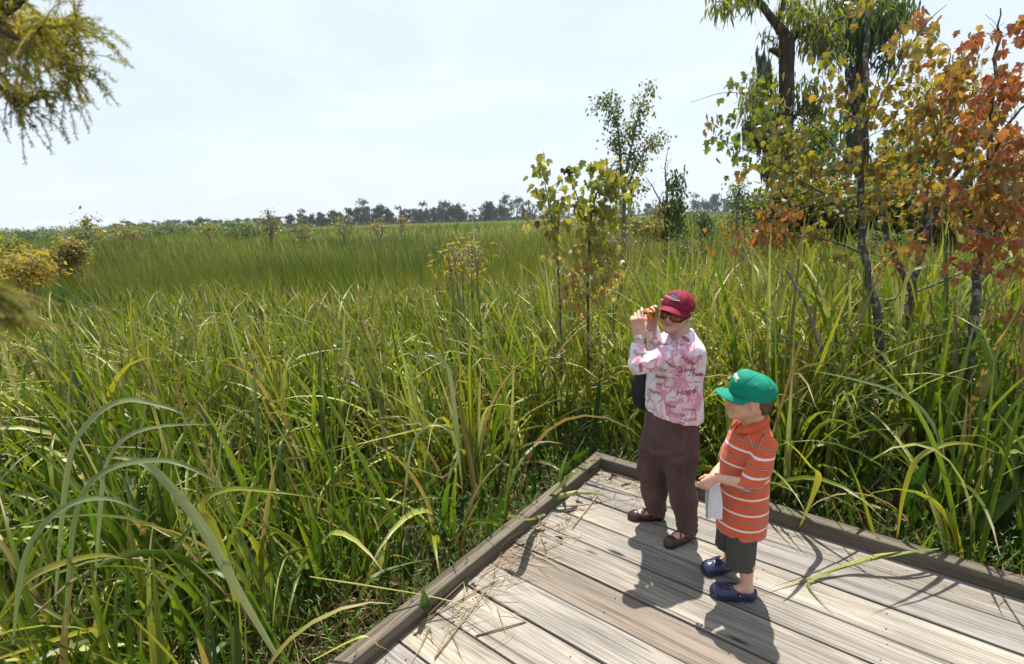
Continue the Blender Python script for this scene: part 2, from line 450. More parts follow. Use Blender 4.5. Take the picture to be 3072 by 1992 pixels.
for i in range(len(edges)-1):
    a, b = edges[i]-RNG.uniform(.004, .008), edges[i+1]+RNG.uniform(.004, .008)
    u0, u1 = U0-.09+RNG.uniform(-.006, .006), 6.2; nseg = 30; r_ = .004
    us = np.linspace(u0, u1, nseg); zz = RNG.uniform(-.0025, .0025)
    prof = [(b, -.036), (b, zz-r_), (b+r_*.6, zz-r_*.25), (b+r_*2, zz), ((a+b)/2, zz-.0015), (a-r_*2, zz), (a-r_*.6, zz-r_*.25), (a, zz-r_), (a, -.036)]
    V = []
    for u in us:
        wob = .0012*math.sin(u*3.1+i)
        for (n_, z_) in prof: V.append(D(u, n_+wob, z_+.0008*math.sin(u*5+i*2)))
    k_ = len(prof); F = [[s_*k_+j, s_*k_+(j+1) % k_, (s_+1)*k_+(j+1) % k_, (s_+1)*k_+j] for s_ in range(nseg-1) for j in range(k_)]
    m.add(np.array(V), [np.array(F), np.array([list(range(k_))[::-1], [(nseg-1)*k_+j for j in range(k_)]])], (rnds[i], 0, 0, 0))
m.build('decking', board, bw, False)
m = MB()
for i in range(len(edges)-1):
    n_ = (edges[i]+edges[i+1])/2
    for u in (-1.70, -1.05, -.45, .15, .75, 1.35, 1.95, 2.6):
        for dn in (-.062, .06):
            p_ = D(u+RNG.uniform(-.012, .012), n_+dn+RNG.uniform(-.01, .01)); m.tube([p_+(0, 0, -.002), p_+(0, 0, .0012)], .0042, 8)
m.build('nail_heads', simple('rusty_nail', (.06, .04, .035), .6), bw)['kind'] = 'stuff'; 
def beam(name, p0, p1, w_, h_, z0, mat, parent, side, seg=24, rnd=.4):
    """a squared timber from p0 to p1, its inner face on that line"""
    m = MB(); p0 = np.array(p0, float); p1 = np.array(p1, float); L = np.linalg.norm(p1-p0); f_ = (p1-p0)/L
    e = .006; prof = [(0, 0), (0, h_-e), (e, h_), (w_*.5, h_+.001), (w_-e, h_), (w_, h_-e), (w_, 0)]
    V = []
    for i in range(seg):
        c0 = p0+f_*L*i/(seg-1)
        for (s_, z_) in prof: V.append(c0+side*(s_+.0015*math.sin(i*.9+z_*30))+np.array([0, 0, z0+z_+.0012*math.sin(i*.7)]))
    k_ = len(prof); F = [[s_*k_+j, s_*k_+(j+1) % k_, (s_+1)*k_+(j+1) % k_, (s_+1)*k_+j] for s_ in range(seg-1) for j in range(k_)]
    m.add(np.array(V), [np.array(F), np.array([list(range(k_))[::-1], [(seg-1)*k_+j for j in range(k_)]])], (rnd, 0, 0, 0))
    return m.build(name, mat, parent, False)
beam('kerb_rail', D(U0, N0), D(U0, -3), .088, .098, .002, rail_b, bw, -DU, rnd=.35)
beam('kerb_rail', D(U0-.088, N0+.002), D(6.2, N0+.002), .088, .094, .0025, rail_a, bw, DN, rnd=.5)
beam('rim_joist', D(U0-.02, N0+.05), D(U0-.02, -3), .04, .20, -.24, rail_b, bw, -DU, rnd=.7)
beam('rim_joist', D(U0, N0+.03), D(6.2, N0+.03), .04, .20, -.24, rail_a, bw, DN, rnd=.7)
for u, n_ in ((U0-.03, 3.4), (U0-.03, 1.6), (U0-.03, -.2), (.2, 3.46), (2.4, 3.46), (4.6, 3.46)):
    m = MB(); m.tube([D(u+.0, n_, -.9), D(u, n_, -.05)], .055, 12, attr=(.6, 0, 0, 0)); m.build('pile', rail_a, bw)

# ------------------------------------------------------------------ grass blades
def blades(base, az, lean, curve, L, W, seg=8, pw=1.6, kinks=None, kinka=None, sway=None, tw0=None, tw1=None, fold=.28, rnd=None, taper=2.4):
    N = len(base); s = np.linspace(0, 1, seg+1)[None]
    g = lambda x: np.broadcast_to(np.asarray(0.0 if x is None else x, float), (N,))[:, None]
    az, lean, curve, L, W, sway, tw0, tw1 = map(g, (az, lean, curve, L, W, sway, tw0, tw1))
    th = lean+curve*s**pw
    if kinks is not None: th = th+g(kinka)*np.clip((s-g(kinks))/.10, 0, 1)
    th = np.clip(th, -.3, 2.95); a = az+sway*s
    dr = np.stack([np.sin(th)*np.cos(a), np.sin(th)*np.sin(a), np.cos(th)], -1)
    step = dr[:, :-1]*(L/seg)[..., None]*.5+dr[:, 1:]*(L/seg)[..., None]*.5
    pos = base[:, None]+np.concatenate([np.zeros((N, 1, 3)), np.cumsum(step, 1)], 1)
    perp = np.stack([-np.sin(a), np.cos(a), np.zeros_like(a)], -1); nrm = np.cross(dr, perp)
    tw = tw0+tw1*s; wd = np.cos(tw)[..., None]*perp+np.sin(tw)[..., None]*nrm; nd = np.cross(dr, wd)
    w = W*np.clip(.72+s*1.4, 0, 1)*(1-s**taper*.97)*.5
    Lf = pos+wd*w[..., None]; Rt = pos-wd*w[..., None]; Md = pos-nd*(w*fold*2)[..., None]
    V = np.stack([Lf, Md, Rt], 2)                       # N, seg+1, 3, 3
    idx = np.arange(N*(seg+1)*3).reshape(N, seg+1, 3)
    F = np.concatenate([np.stack([idx[:, :-1, j], idx[:, :-1, j+1], idx[:, 1:, j+1], idx[:, 1:, j]], -1).reshape(-1, 4) for j in (0, 1)])
    A = np.zeros((N, seg+1, 3, 4)); rnd = RNG.random(N) if rnd is None else rnd
    A[..., 0] = rnd[:, None, None]; A[..., 1] = s[..., None]; A[..., 2] = np.array([0, .5, 1])[None, None]; A[..., 3] = 1
    return V.reshape(-1, 3), F, A.reshape(-1, 4)
class Bag:
    def __init__(s): s.v = []; s.f = []; s.a = []; s.n = 0
    def add(s, V, F, A): s.v.append(V); s.f.append(F+s.n); s.a.append(A); s.n += len(V)
    def build(s, name, mat, parent=None):
        return link(name, mesh(name, np.concatenate(s.v), np.concatenate(s.f), True, np.concatenate(s.a)), mat, parent)
REED = leafmat('reed_blade', [(0, (.022, .052, .006)), (.25, (.068, .118, .006)), (.5, (.165, .210, .010)), (.76, (.33, .32, .022)), (.82, (.42, .46, .09)), (.89, (.50, .53, .15)), (.93, (.20, .155, .05)), (1, (.26, .17, .075))],  # the palest greens carry sun and sky gloss as colour
               [(0, (.07, .18, .005)), (.25, (.16, .31, .010)), (.5, (.31, .43, .018)), (.76, (.50, .49, .03)), (.82, (.40, .48, .10)), (.89, (.45, .48, .16)), (.93, (.45, .32, .08)), (1, (.42, .26, .10))], .36, .33,
               streak=(.60, .70, (.22, .12, .045)), wet=(.82, .98, (.30, .21, .09)), mid=(.35, (.14, .20, .04)), spec=.65)
def vis(x, y, m=1.25): return (np.abs(x) < y*m+.9)
def scatter(n, y0, y1, mx=1.2, pw=1.0, xlo=-9, xhi=9):
    """points over the marsh in the part one can see, denser near the platform"""
    out = []; k_ = 0
    while k_ < n:
        y = y0+(y1-y0)*RNG.random(n*3)**pw; x = (RNG.random(n*3)*2-1)*(y*mx+.8)
        ok = ~on_deck(x, y, .05) & (x > xlo) & (x < xhi)
        p_ = np.stack([x[ok], y[ok]], 1); out.append(p_); k_ += len(p_)
    return np.concatenate(out)[:n]
def patch(x, y, f=.35, ph=0.0): return .5+.25*np.sin(x*f*1.7+ph+np.sin(y*f)*1.3)+.25*np.sin(y*f*2.3+ph*2+np.cos(x*f*.9)*1.5)
def base3(p_, jit=0): return np.stack([p_[:, 0], p_[:, 1], ground_z(p_[:, 0], p_[:, 1])], 1)

# tall broad blades growing in clumps, 1.2 to 12 m away
def clumps(cx, nper, hmin, hmax, wmin, wmax, spread, seg, windaz=R(200), rshift=0.0, archy=1.0, lmul=1.0, dry=.0):
    n = len(cx); reps = RNG.integers(nper[0], nper[1]+1, n); k_ = np.repeat(np.arange(n), reps); N = len(k_)
    cl_lean = RNG.uniform(.0, .16, n)[k_]; cl_az = (windaz+RNG.normal(0, 1.3, n))[k_]
    ang = RNG.random(N)*6.283; az = np.where(RNG.random(N) < .45, cl_az+RNG.normal(0, .6, N), ang)
    L = (RNG.uniform(hmin, hmax, n)[k_])*RNG.uniform(.65, 1.08, N)*lmul
    lean = np.abs(cl_lean+RNG.normal(0, .09, N))
    L = L*(1+.36/(1+np.exp(-(cx[k_][:, 0]-1.2)*1.4)))
    typ = RNG.random(N)
    curve = np.where(typ < .44, RNG.uniform(.05, .5, N), np.where(typ < .80, RNG.uniform(.5, 1.5, N), RNG.uniform(1.5, 2.5, N)))*archy
    kk = RNG.random(N) < .14; kinka = np.where(kk, RNG.uniform(.7, 2.0, N), 0)
    b = base3(cx)[k_]; r_ = RNG.random(N)*spread; b[:, 0] += np.cos(ang)*r_; b[:, 1] += np.sin(ang)*r_
    rn = np.clip(RNG.beta(2.2, 2.4, N)*.86+.22*(patch(b[:, 0], b[:, 1], .6)-.5)+rshift, 0, .78); rn = np.where(RNG.random(N) < .16, RNG.uniform(.83, .9, N), rn); rn = np.where(RNG.random(N) < .08+dry, RNG.uniform(.9, 1, N), rn)  # some blades get the pale gloss colour at random
    return blades(b, az, lean, curve, L, RNG.uniform(wmin, wmax, N)*1.25, seg, RNG.uniform(1.4, 2.4, (N, 1)), RNG.uniform(.4, .85, N), kinka, RNG.normal(0, .35, N), RNG.normal(0, .55, N), RNG.normal(0, .8, N), rnd=rn)
def keep(p_, f): return p_[f(p_[:, 0], p_[:, 1])]
bg = Bag()
pA = scatter(520, 1.15, 5.2, 1.25, .8)
pA = pA[~on_deck(pA[:, 0], pA[:, 1], .26) & ~(on_deck(pA[:, 0], pA[:, 1], .95) & (RNG.random(len(pA)) < .45))]
bg.add(*clumps(pA, (4, 8), 1.05, 1.75, .028, .052, .08, 12))
pB = scatter(1150, 4.0, 8.5, 1.22, .8); pB = pB[~on_deck(pB[:, 0], pB[:, 1], .7)]
bg.add(*clumps(pB, (4, 8), 1.2, 2.1, .030, .052, .10, 10, rshift=.08))
pC = scatter(1500, 7.5, 12.5, 1.2, .8)
bg.add(*clumps(pC, (4, 8), 1.0, 1.75, 0.030, .050, .14, 7, rshift=.14))
pD = scatter(5200, 1.3, 9.0, 1.22, .8); pD = pD[~on_deck(pD[:, 0], pD[:, 1], .5)]; N = len(pD)  # short low blades, coloured dark to deepen the shade between the reeds
bg.add(*blades(base3(pD), RNG.random(N)*6.28, np.abs(RNG.normal(0, .12, N)), RNG.uniform(.05, .7, N), RNG.uniform(.6, 1.25, N), RNG.uniform(.022, .040, N), 6, 1.8, tw0=RNG.normal(0, .7, N), rnd=np.clip(RNG.normal(.12, .10, N), 0, .4)))
reeds = bg.build('reed_bed', REED); tag(reeds, 'tall green marsh grass with arching blades round the platform', 'grass', kind='stuff')
# thin sparse stems between them
bg = Bag()
p_ = scatter(800, 1.1, 8.0, 1.25, .8); p_ = p_[~on_deck(p_[:, 0], p_[:, 1], .06) & ~(on_deck(p_[:, 0], p_[:, 1], 1.2) & (RNG.random(len(p_)) < .6))]; N = len(p_)
bg.add(*blades(base3(p_), RNG.random(N)*6.28, np.abs(RNG.normal(0, .22, N)), RNG.uniform(.0, 1.6, N), RNG.uniform(.5, 1.3, N), RNG.uniform(.004, .010, N), 7, 1.8, sway=RNG.normal(0, .5, N), tw0=RNG.normal(0, .8, N), rnd=np.clip(RNG.beta(2, 2, N)*.8+.1, 0, .9)))
thin = bg.build('fine_grass', REED); tag(thin, 'thin green grass stems between the tall blades', 'grass', kind='stuff')
# far meadow of fine upright rush
RUSH = leafmat('rush', [(0, (.040, .074, .002)), (.35, (.094, .136, .005)), (.6, (.18, .19, .012)), (.8, (.22, .19, .026)), (.92, (.22, .16, .04)), (1, (.30, .26, .13))],
               [(0, (.06, .13, .003)), (.35, (.15, .25, .006)), (.6, (.28, .34, .012)), (.8, (.42, .36, .03)), (.92, (.42, .30, .05)), (1, (.45, .40, .2))], .45, .36, spec=.4)
bg = Bag()
def rush(n, y0, y1, h0, h1, w0, seg, rs=0.0, mx=1.2, tilt=.16):
    y = y0*(y1/y0)**RNG.random(n); x = (RNG.random(n)*2-1)*(y*mx+1)
    b = base3(np.stack([x, y], 1)); pt = patch(x, y, .16, 1.0); pf = patch(x, y, .5, 2.0)
    rn = np.clip(RNG.normal(.30+rs, .20, n)+.42*(pt-.45)+.25*(pf-.5)+.10*np.clip((x+2)/8, 0, 1)+.0, 0, .97)
    rn = np.where(RNG.random(n) < .035, RNG.uniform(.93, 1, n), rn)
    h = RNG.uniform(h0, h1, n)*(.86+.28*pf)
    return blades(b, RNG.normal(R(195), 1.2, n), np.abs(RNG.normal(tilt, .12, n)), RNG.uniform(.0, .5, n), h, w0*np.maximum(1, y/12)*RNG.uniform(.7, 1.4, n), seg, 1.8, tw0=RNG.normal(0, .9, n), fold=.15, rnd=rn, taper=1.6)
bg.add(*rush(32000, 11.0, 22, .95, 1.5, .012, 3))
bg.add(*rush(30000, 20, 48, .85, 1.4, .012, 2, .03))
bg.add(*rush(26000, 45, 130, .6, 1.2, .011, 2, .10))
bg.add(*rush(16000, 120, 330, .5, 1.3, .010, 1, .16))
bg.add(*rush(2600, 10.5, 45, 1.25, 1.75, .016, 4, .32, tilt=.3)); bg.add(*rush(1200, 10.5, 30, .9, 1.5, .02, 4, .6, tilt=.35))
rm = bg.build('rush_meadow', RUSH); tag(rm, 'flat green marsh meadow of fine rushes reaching to the tree line', 'grass', kind='stuff')
# low yellowing broad leaves at 8 to 13 m
SPOON = leafmat('spoon_leaf', [(0, (.018, .045, .005)), (.4, (.035, .080, .009)), (.7, (.10, .14, .018)), (.85, (.25, .19, .02)), (1, (.32, .14, .03))],
                [(0, (.04, .12, .008)), (.4, (.09, .22, .012)), (.7, (.28, .42, .02)), (.85, (.55, .42, .03)), (1, (.55, .25, .04))], .3, .4, spots=(30, .66, (.30, .17, .05)), mid=(.3, (.15, .26, .05)), spec=.6)
def spoons(base, az, lean, L, stalk, W, rn, curve=.35, seg=9):
    N = len(base); V, F, A = blades(base, az, lean, curve, L, 1.0, seg, 1.6, tw0=RNG.normal(0, .9, N), fold=.10, rnd=rn)
    V = V.reshape(N, seg+1, 3, 3); s = np.linspace(0, 1, seg+1)[None]; st = np.broadcast_to(stalk, (N,))[:, None]
    q = np.clip((s-st)/(1-st), 0, 1); prof = np.where(s < st, .09, np.maximum(.09, np.sin(np.clip(q, 0, 1)**.75*math.pi)**.7)); prof[:, -1] = .03
    md = V[:, :, 1]; wd = V[:, :, 0]-V[:, :, 2]; wd /= np.linalg.norm(wd, axis=-1, keepdims=True)+1e-9
    ctr = md; w = (prof*np.broadcast_to(W, (N,))[:, None]*.5)[..., None]; nd = np.cross(np.gradient(md, axis=1), wd); nd /= np.linalg.norm(nd, axis=-1, keepdims=True)+1e-9
    V = np.stack([ctr+wd*w+nd*w*.25, ctr, ctr-wd*w+nd*w*.25], 2)
    return V.reshape(-1, 3), F, A
bg = Bag()
n = 5200; y = RNG.uniform(7.8, 14.0, n); x = (RNG.random(n)*2-1)*(y*1.15)
rn = np.clip(RNG.beta(2, 2, n)*.9+.25*(patch(x, y, .8)-.4), 0, 1)
bg.add(*spoons(base3(np.stack([x, y], 1)), RNG.random(n)*6.28, np.abs(RNG.normal(0, .2, n)), RNG.uniform(.9, 1.35, n), .62, RNG.uniform(.04, .09, n), rn, seg=6))
lo = bg.build('low_leaf_bed', SPOON); tag(lo, 'low yellowing broad leaved marsh plants behind the tall grass', 'ground cover', kind='stuff')

# small leaved weeds at the foot of the platform
WEED = leafmat('weed_leaf', [(0, (.03, .10, .015)), (.5, (.06, .16, .02)), (.8, (.11, .20, .03)), (.9, (.14, .12, .04)), (1, (.22, .13, .07))],
               [(0, (.08, .28, .01)), (.5, (.16, .42, .02)), (.8, (.28, .5, .03)), (.9, (.3, .26, .06)), (1, (.3, .18, .08))], .35, .35, spec=.6)
def weeds(p_, h0, h1, nl, ll, b=None):
    n = len(p_); b0 = base3(p_); az = RNG.random(n)*6.28; h = RNG.uniform(h0, h1, n)
    if b is not None: b0[:, 2] = b
    rs = np.clip(RNG.normal(.45, .2, n), 0, 1)
    V1, F1, A1_ = blades(b0, az, np.abs(RNG.normal(0, .22, n)), RNG.uniform(-.1, .5, n), h, .005, 6, 1.3, sway=RNG.normal(0, .6, n), rnd=np.clip(.75+RNG.normal(0, .12, n), 0, 1), taper=6, fold=.5)
    stem = V1.reshape(n, 7, 3, 3)[:, :, 1]
    out = [(V1, F1, A1_)]
    P_, AZ, LE, LL, RN = [], [], [], [], []
    for k_ in range(nl):
        s_ = .28+.70*k_/(nl-1); f_ = s_*6; i0 = min(5, int(f_)); q = f_-i0
        pt = stem[:, i0]*(1-q)+stem[:, i0+1]*q
        for j in range(2 if k_ < nl-1 else 4):
            P_.append(pt); AZ.append(az+k_*1.57+j*(3.14 if k_ < nl-1 else 1.57)+RNG.normal(0, .3, n))
            LE.append(RNG.uniform(.6, 1.35, n) if k_ < nl-1 else RNG.uniform(.3, .9, n)); LL.append(ll*RNG.uniform(.6, 1.15, n)*(1.1-.45*s_)); RN.append(np.clip(rs+RNG.normal(0, .08, n)+.35*(s_ < .45), 0, 1))
    P_, AZ, LE, LL, RN = map(np.concatenate, (P_, AZ, LE, LL, RN)); N = len(P_)
    V, F, A = blades(P_, AZ, LE, RNG.uniform(.0, .9, N), LL, LL*RNG.uniform(.16, .26, N), 3, 1.5, tw0=RNG.normal(0, .3, N), fold=.18, rnd=RN, taper=1.5)
    V = V.reshape(N, 4, 3, 3); c = V[:, :, 1:2]; sc = np.array([.35, 1.15, .95, .05])[None, :, None, None]; V = c+(V-c)*sc
    out.append((V.reshape(-1, 3), F, A)); return out
bg = Bag()
def ring_pts(n, dmin, dmax):
    """a band just outside the platform"""
    k_ = RNG.random(n) < .5; d = dmin+(dmax-dmin)*RNG.random(n)**1.4
    a = np.where(k_, U0-.09-d, RNG.uniform(U0-.8, 4.0, n)); b = np.where(k_, RNG.uniform(-.4, N0+.9, n), N0+.09+d)
    P3 = DU[None]*a[:, None]+DN[None]*b[:, None]; return P3[:, :2]
for o_ in weeds(ring_pts(1900, .03, 1.3), .45, .95, 7, .062): bg.add(*o_)
p_ = scatter(2600, 1.2, 6.5, 1.25, .8)
for o_ in weeds(p_, .4, .85, 6, .06): bg.add(*o_)
wd_ = bg.build('weed_undergrowth', WEED); tag(wd_, 'small leaved green weeds crowding the foot of the platform', 'undergrowth', kind='stuff')
# dead straw lying through it all
STRAW = leafmat('dead_straw', [(0, (.10, .055, .025)), (.4, (.22, .14, .07)), (.75, (.36, .26, .15)), (1, (.48, .40, .27))], [(0, (.10, .05, .02)), (.4, (.2, .12, .06)), (1, (.4, .3, .18))], .6, .15, spec=.3)
bg = Bag()
p_ = scatter(19000, 1.0, 7, 1.25, .7); N = len(p_); b = base3(p_); b[:, 2] += RNG.uniform(0, .5, N)*RNG.random(N)
bg.add(*blades(b, RNG.random(N)*6.28, RNG.uniform(.3, 1.75, N), RNG.uniform(-.4, 1.2, N), RNG.uniform(.2, .8, N), RNG.uniform(.003, .009, N), 5, 1.3, sway=RNG.normal(0, 1.2, N), tw0=RNG.normal(0, 1, N), tw1=RNG.normal(0, 1.5, N), rnd=RNG.beta(1.6, 1.6, N)))
p_ = ring_pts(13000, .0, 1.3); p_ = p_[~on_deck(p_[:, 0], p_[:, 1], 0.0)]; N = len(p_); b = base3(p_); b[:, 2] += RNG.uniform(0, .5, N)
bg.add(*blades(b, RNG.random(N)*6.28, RNG.uniform(.2, 1.6, N), RNG.uniform(-.4, 1.2, N), RNG.uniform(.12, .38, N), RNG.uniform(.003, .008, N), 5, 1.3, sway=RNG.normal(0, 1.2, N), tw0=RNG.normal(0, 1, N), rnd=RNG.beta(1.6, 1.6, N)))
st = bg.build('dead_grass', STRAW); tag(st, 'tangle of dead brown straw under the green grass', 'dead grass', kind='stuff')

# ---- single plants that stand out
def reed_clump(x, y, n, h, wmin, wmax, lean, az, label, group=None, arch=.5, rs=.0, seg=14, fan=.16, name='reed_clump', z=None):
    N = n; b = np.zeros((N, 3)); b[:, 0] = x+RNG.normal(0, .03, N); b[:, 1] = y+RNG.normal(0, .03, N); b[:, 2] = ground_z(b[:, 0], b[:, 1]) if z is None else z
    rn = np.clip(RNG.normal(.30+rs, .13, N), 0, .88); rn = np.where(RNG.random(N) < .1, .95, rn)
    V, F, A = blades(b, az+RNG.normal(0, .7, N), np.abs(lean+RNG.normal(0, fan*.6, N)), RNG.uniform(.05, 1, N)*arch, h*RNG.uniform(.7, 1.03, N), RNG.uniform(wmin, wmax, N)*1.25, seg, RNG.uniform(1.5, 2.6, (N, 1)), RNG.uniform(.5, .9, N), np.where(RNG.random(N) < .15, 1.4, 0), RNG.normal(0, .15, N), RNG.normal(.2, .35, N), RNG.normal(0, .4, N), rnd=rn)
    o = link(name, mesh(name, V, F, True, A), REED); tag(o, label, 'grass clump', group); return o
def at_px(x, y, z=GZ): q = GD(x, y, z); return q[0], q[1]
CG = 'large grass clumps round the platform'
q = PD(245, 1250, 1.75); reed_clump(-1.25, 1.62, 11, 1.25, .028, .045, .12, R(120), 'dark green clump of very broad upright blades in the lower left corner', CG, .15, -.16)
reed_clump(-1.12, 2.25, 12, 1.75, .022, .036, .30, R(150), 'tall clump of long blades leaning left beside the platform edge', CG, .35, -.05)
reed_clump(-.35, 3.7, 9, 1.75, .02, .034, .30, R(165), 'grass clump of straight blades leaning left behind the broken arching leaf', CG, .25, -.02)
x_, y_ = 2.27, 3.95; reed_clump(x_, y_, 9, 1.85, .022, .034, .03, R(90), 'tall upright dark green clump rising behind the child in the green cap', CG, .10, -.10, fan=.05)
reed_clump(3.15, 2.95, 14, 1.85, .024, .042, .12, R(60), 'tall thick clump of upright blades behind the right kerb rail', CG, .35, -.04, fan=.10)
reed_clump(2.55, 2.95, 6, 1.35, .022, .034, .35, R(160), 'clump with one long pale blade bending left above the right rail', CG, .6, .15)
reed_clump(.42, 4.6, 9, 1.75, .02, .032, .10, R(60), 'bright green clump of tall blades left of the maroon cap', CG, .3, .0, fan=.08)
reed_clump(-.25, 5.0, 7, 2.05, .018, .028, .04, R(80), 'slender tall clump in the middle of the reed bed', CG, .1, -.05, fan=.05)
# one tall flower spike with a pale sheath
tp = PD(1098, 500, 5.6); bp = np.array([tp[0]+.05, tp[1], GZ]); m = MB()
root = empty('seed_stalk', bp); tag(root, 'single tall stalk with a pale pointed sheath rising above the reeds', 'stalk')
m.tube(bez([bp, (tp[0]+.04, tp[1], .6), (tp[0]+.01, tp[1], tp[2]-.35)], 6), .009, 6, attr=(.75, .3, .5, 0)); m.build('stem', REED, root)
V, F, A = blades(np.array([[tp[0]+.012, tp[1], tp[2]-.40], [tp[0]+.01, tp[1], tp[2]-.62]]), np.array([2.8, 1.2]), .02, .1, np.array([.42, .34]), np.array([.030, .026]), 8, tw0=1.3, rnd=np.array([.5, .5]))
link('sheath', mesh('sheath', V, F, True, A), leafmat('pale_sheath', [(0, (.42, .5, .36)), (1, (.42, .5, .36))], [(0, (.3, .4, .2)), (1, (.3, .4, .2))], .4, .3), root)

PALEB = leafmat('pale_blade', [(0, (.10, .16, .03)), (.4, (.21, .28, .09)), (.6, (.30, .35, .14)), (1, (.30, .27, .12))], [(0, (.15, .28, .05)), (.5, (.34, .42, .16)), (1, (.4, .38, .15))], .36, .33, streak=(.60, .68, (.30, .22, .10)), wet=(.75, .98, (.34, .25, .11)), mid=(.5, (.34, .38, .2)), spec=.9)  # silvery sheen of sun and sky on arching blades, put into the colour
# long single blades crossing open space: each its own leaf
def long_leaf(pts, w, label, rn=.6, name='fallen_leaf', mat=None, cat='leaf', flat=None, curl=.2, kind_w=None):
    p = bez(pts, 8); n = len(p); T = np.gradient(p, axis=0); T /= np.linalg.norm(T, axis=1, keepdims=True)
    upv = (np.array([0, -.78, .62]) if name == 'arching_leaf' else np.array([0, 0, 1.0])) if flat is None else np.array(flat, float)
    wd = np.cross(T, upv); wd /= np.linalg.norm(wd, axis=1, keepdims=True)+1e-9; nd = np.cross(wd, T)
    s = np.linspace(0, 1, n); pr = np.clip(.45+s*2.5, 0, 1)*(1-s**2.2*.96) if kind_w is None else kind_w(s)
    if name == 'arching_leaf': w *= 1.15; curl *= .3
    wv = (w*.5*pr)[:, None]; tw = (curl*np.sin(s*4))[:, None]; wd2 = wd*np.cos(tw)+nd*np.sin(tw)
    V = np.stack([p+wd2*wv, p-nd*wv*.35, p-wd2*wv], 1).reshape(-1, 3)
    F = np.concatenate([np.stack([np.arange(n-1)*3+j, np.arange(n-1)*3+j+1, np.arange(1, n)*3+j+1, np.arange(1, n)*3+j], 1) for j in (0, 1)])
    A = np.zeros((n*3, 4)); A[:, 0] = rn; A[:, 1] = np.repeat(s*.8, 3); A[:, 2] = np.tile([0, .5, 1], n)
    o = link(name, mesh(name, V, F, True, A), mat or REED); tag(o, label, cat); return o
def px(x, y, z): return GD(x, y, z)
long_leaf([px(2185, 1275, .13), px(2100, 1285, .135), px(1985, 1310, .06), px(1893, 1345, .02), px(1880, 1362, .012), px(1905, 1395, .008), px(1940, 1430, .004)], .022, 'green blade bent sharply across the deck boards at the right rail', .45)
long_leaf([px(2130, 1280, .14), px(2030, 1292, .11), px(1950, 1318, .05), px(1860, 1350, .012), px(1760, 1385, .004)], .018, 'pale yellow green blade lying across the boards behind the clog', .72)
long_leaf([(2.62, 3.05, .05), PD(2075, 1232, 2.95), PD(1990, 1180, 2.8), PD(1900, 1140, 2.7), PD(1790, 1118, 2.62)], .020, 'long orange yellow dry blade reaching over the rail behind the child', .93)
long_leaf([(1.86, 2.98, -.2), PD(1900, 1120, 2.85), PD(1880, 1080, 2.75), PD(1845, 1040, 2.65), PD(1815, 1020, 2.6)], .040, 'broad yellow tipped leaf hanging behind the orange striped shirt', .78, 'hanging_leaf', SPOON)
long_leaf([PD(1180, 1197, 2.75), PD(1215, 1205, 2.72), px(1240, 1205, .105), px(1268, 1195, .10)], .05, 'broad green leaf resting on the left kerb rail', .68, 'fallen_leaf', SPOON, kind_w=lambda s: np.sin(np.clip(s*.9+.08, 0, 1)*math.pi)**.5)
long_leaf([PD(1160, 1215, 3.4), PD(1235, 1172, 3.35), PD(1290, 1140, 3.3), PD(1330, 1100, 3.35), PD(1345, 1090, 3.4)], .05, 'broad yellowish leaf just outside the kerb rail below the corner', .66, 'hanging_leaf', SPOON, kind_w=lambda s: np.where(s < .4, .15, np.sin(np.clip((s-.4)/.6*.9+.08, 0, 1)*math.pi)**.6))
long_leaf([PD(128, 1400, 2.05), PD(140, 1250, 2.00), PD(152, 1130, 2.00), PD(169, 1042, 2.00), PD(197, 992, 2.00), PD(246, 947, 2.00), PD(299, 929, 2.00), PD(351, 936, 2.00), PD(415, 957, 2.00), PD(440, 995, 2.00)], 0.034, 'wide silvery blade arching over at the left', 0.45, 'arching_leaf', PALEB)
long_leaf([PD(215, 1420, 1.95), PD(228, 1250, 1.90), PD(236, 1150, 1.90), PD(243, 1094, 1.90), PD(267, 1042, 1.90), PD(309, 1007, 1.90), PD(369, 991, 1.90), PD(439, 986, 1.90), PD(492, 987, 1.90)], 0.024, 'narrow silvery blade arching to the right below the wide one', 0.5, 'arching_leaf', PALEB)
long_leaf([PD(640, 1520, 1.85), PD(540, 1350, 1.80), PD(480, 1240, 1.80), PD(422, 1161, 1.80), PD(351, 1087, 1.80), PD(299, 1066, 1.80), PD(258, 1064, 1.80)], 0.04, 'large pale blade slanting up to the left over the dark corner clump', 0.55, 'arching_leaf', PALEB)
long_leaf([PD(150, 1480, 1.77), PD(160, 1330, 1.72), PD(172, 1220, 1.72), PD(197, 1140, 1.72), PD(246, 1094, 1.72), PD(316, 1073, 1.72), PD(404, 1073, 1.72), PD(492, 1112, 1.72), PD(520, 1140, 1.72)], 0.028, 'grey green blade bowed over the dark corner clump', 0.25, 'arching_leaf', PALEB)
long_leaf([PD(560, 1480, 1.95), PD(545, 1380, 1.90), PD(515, 1280, 1.90), PD(491, 1216, 1.90), PD(470, 1187, 1.90), PD(483, 1155, 1.90), PD(537, 1136, 1.90), PD(627, 1141, 1.90), PD(752, 1159, 1.90)], 0.036, 'torn olive blade bent flat to the right near the deck', 0.7, 'arching_leaf', REED)
long_leaf([PD(930, 1300, 3.05), PD(938, 1180, 3.00), PD(950, 1073, 3.00), PD(964, 1024, 3.00), PD(989, 992, 3.00), PD(1014, 987, 3.00), PD(1042, 1000, 3.00), PD(1063, 1038, 3.00), PD(1059, 1081, 3.00), PD(1031, 1108, 3.00), PD(1014, 1105, 3.00), PD(957, 1087, 3.00), PD(936, 1098, 3.00)], 0.018, 'thin blade curled into a hoop left of the platform corner', 0.6, 'arching_leaf', PALEB)
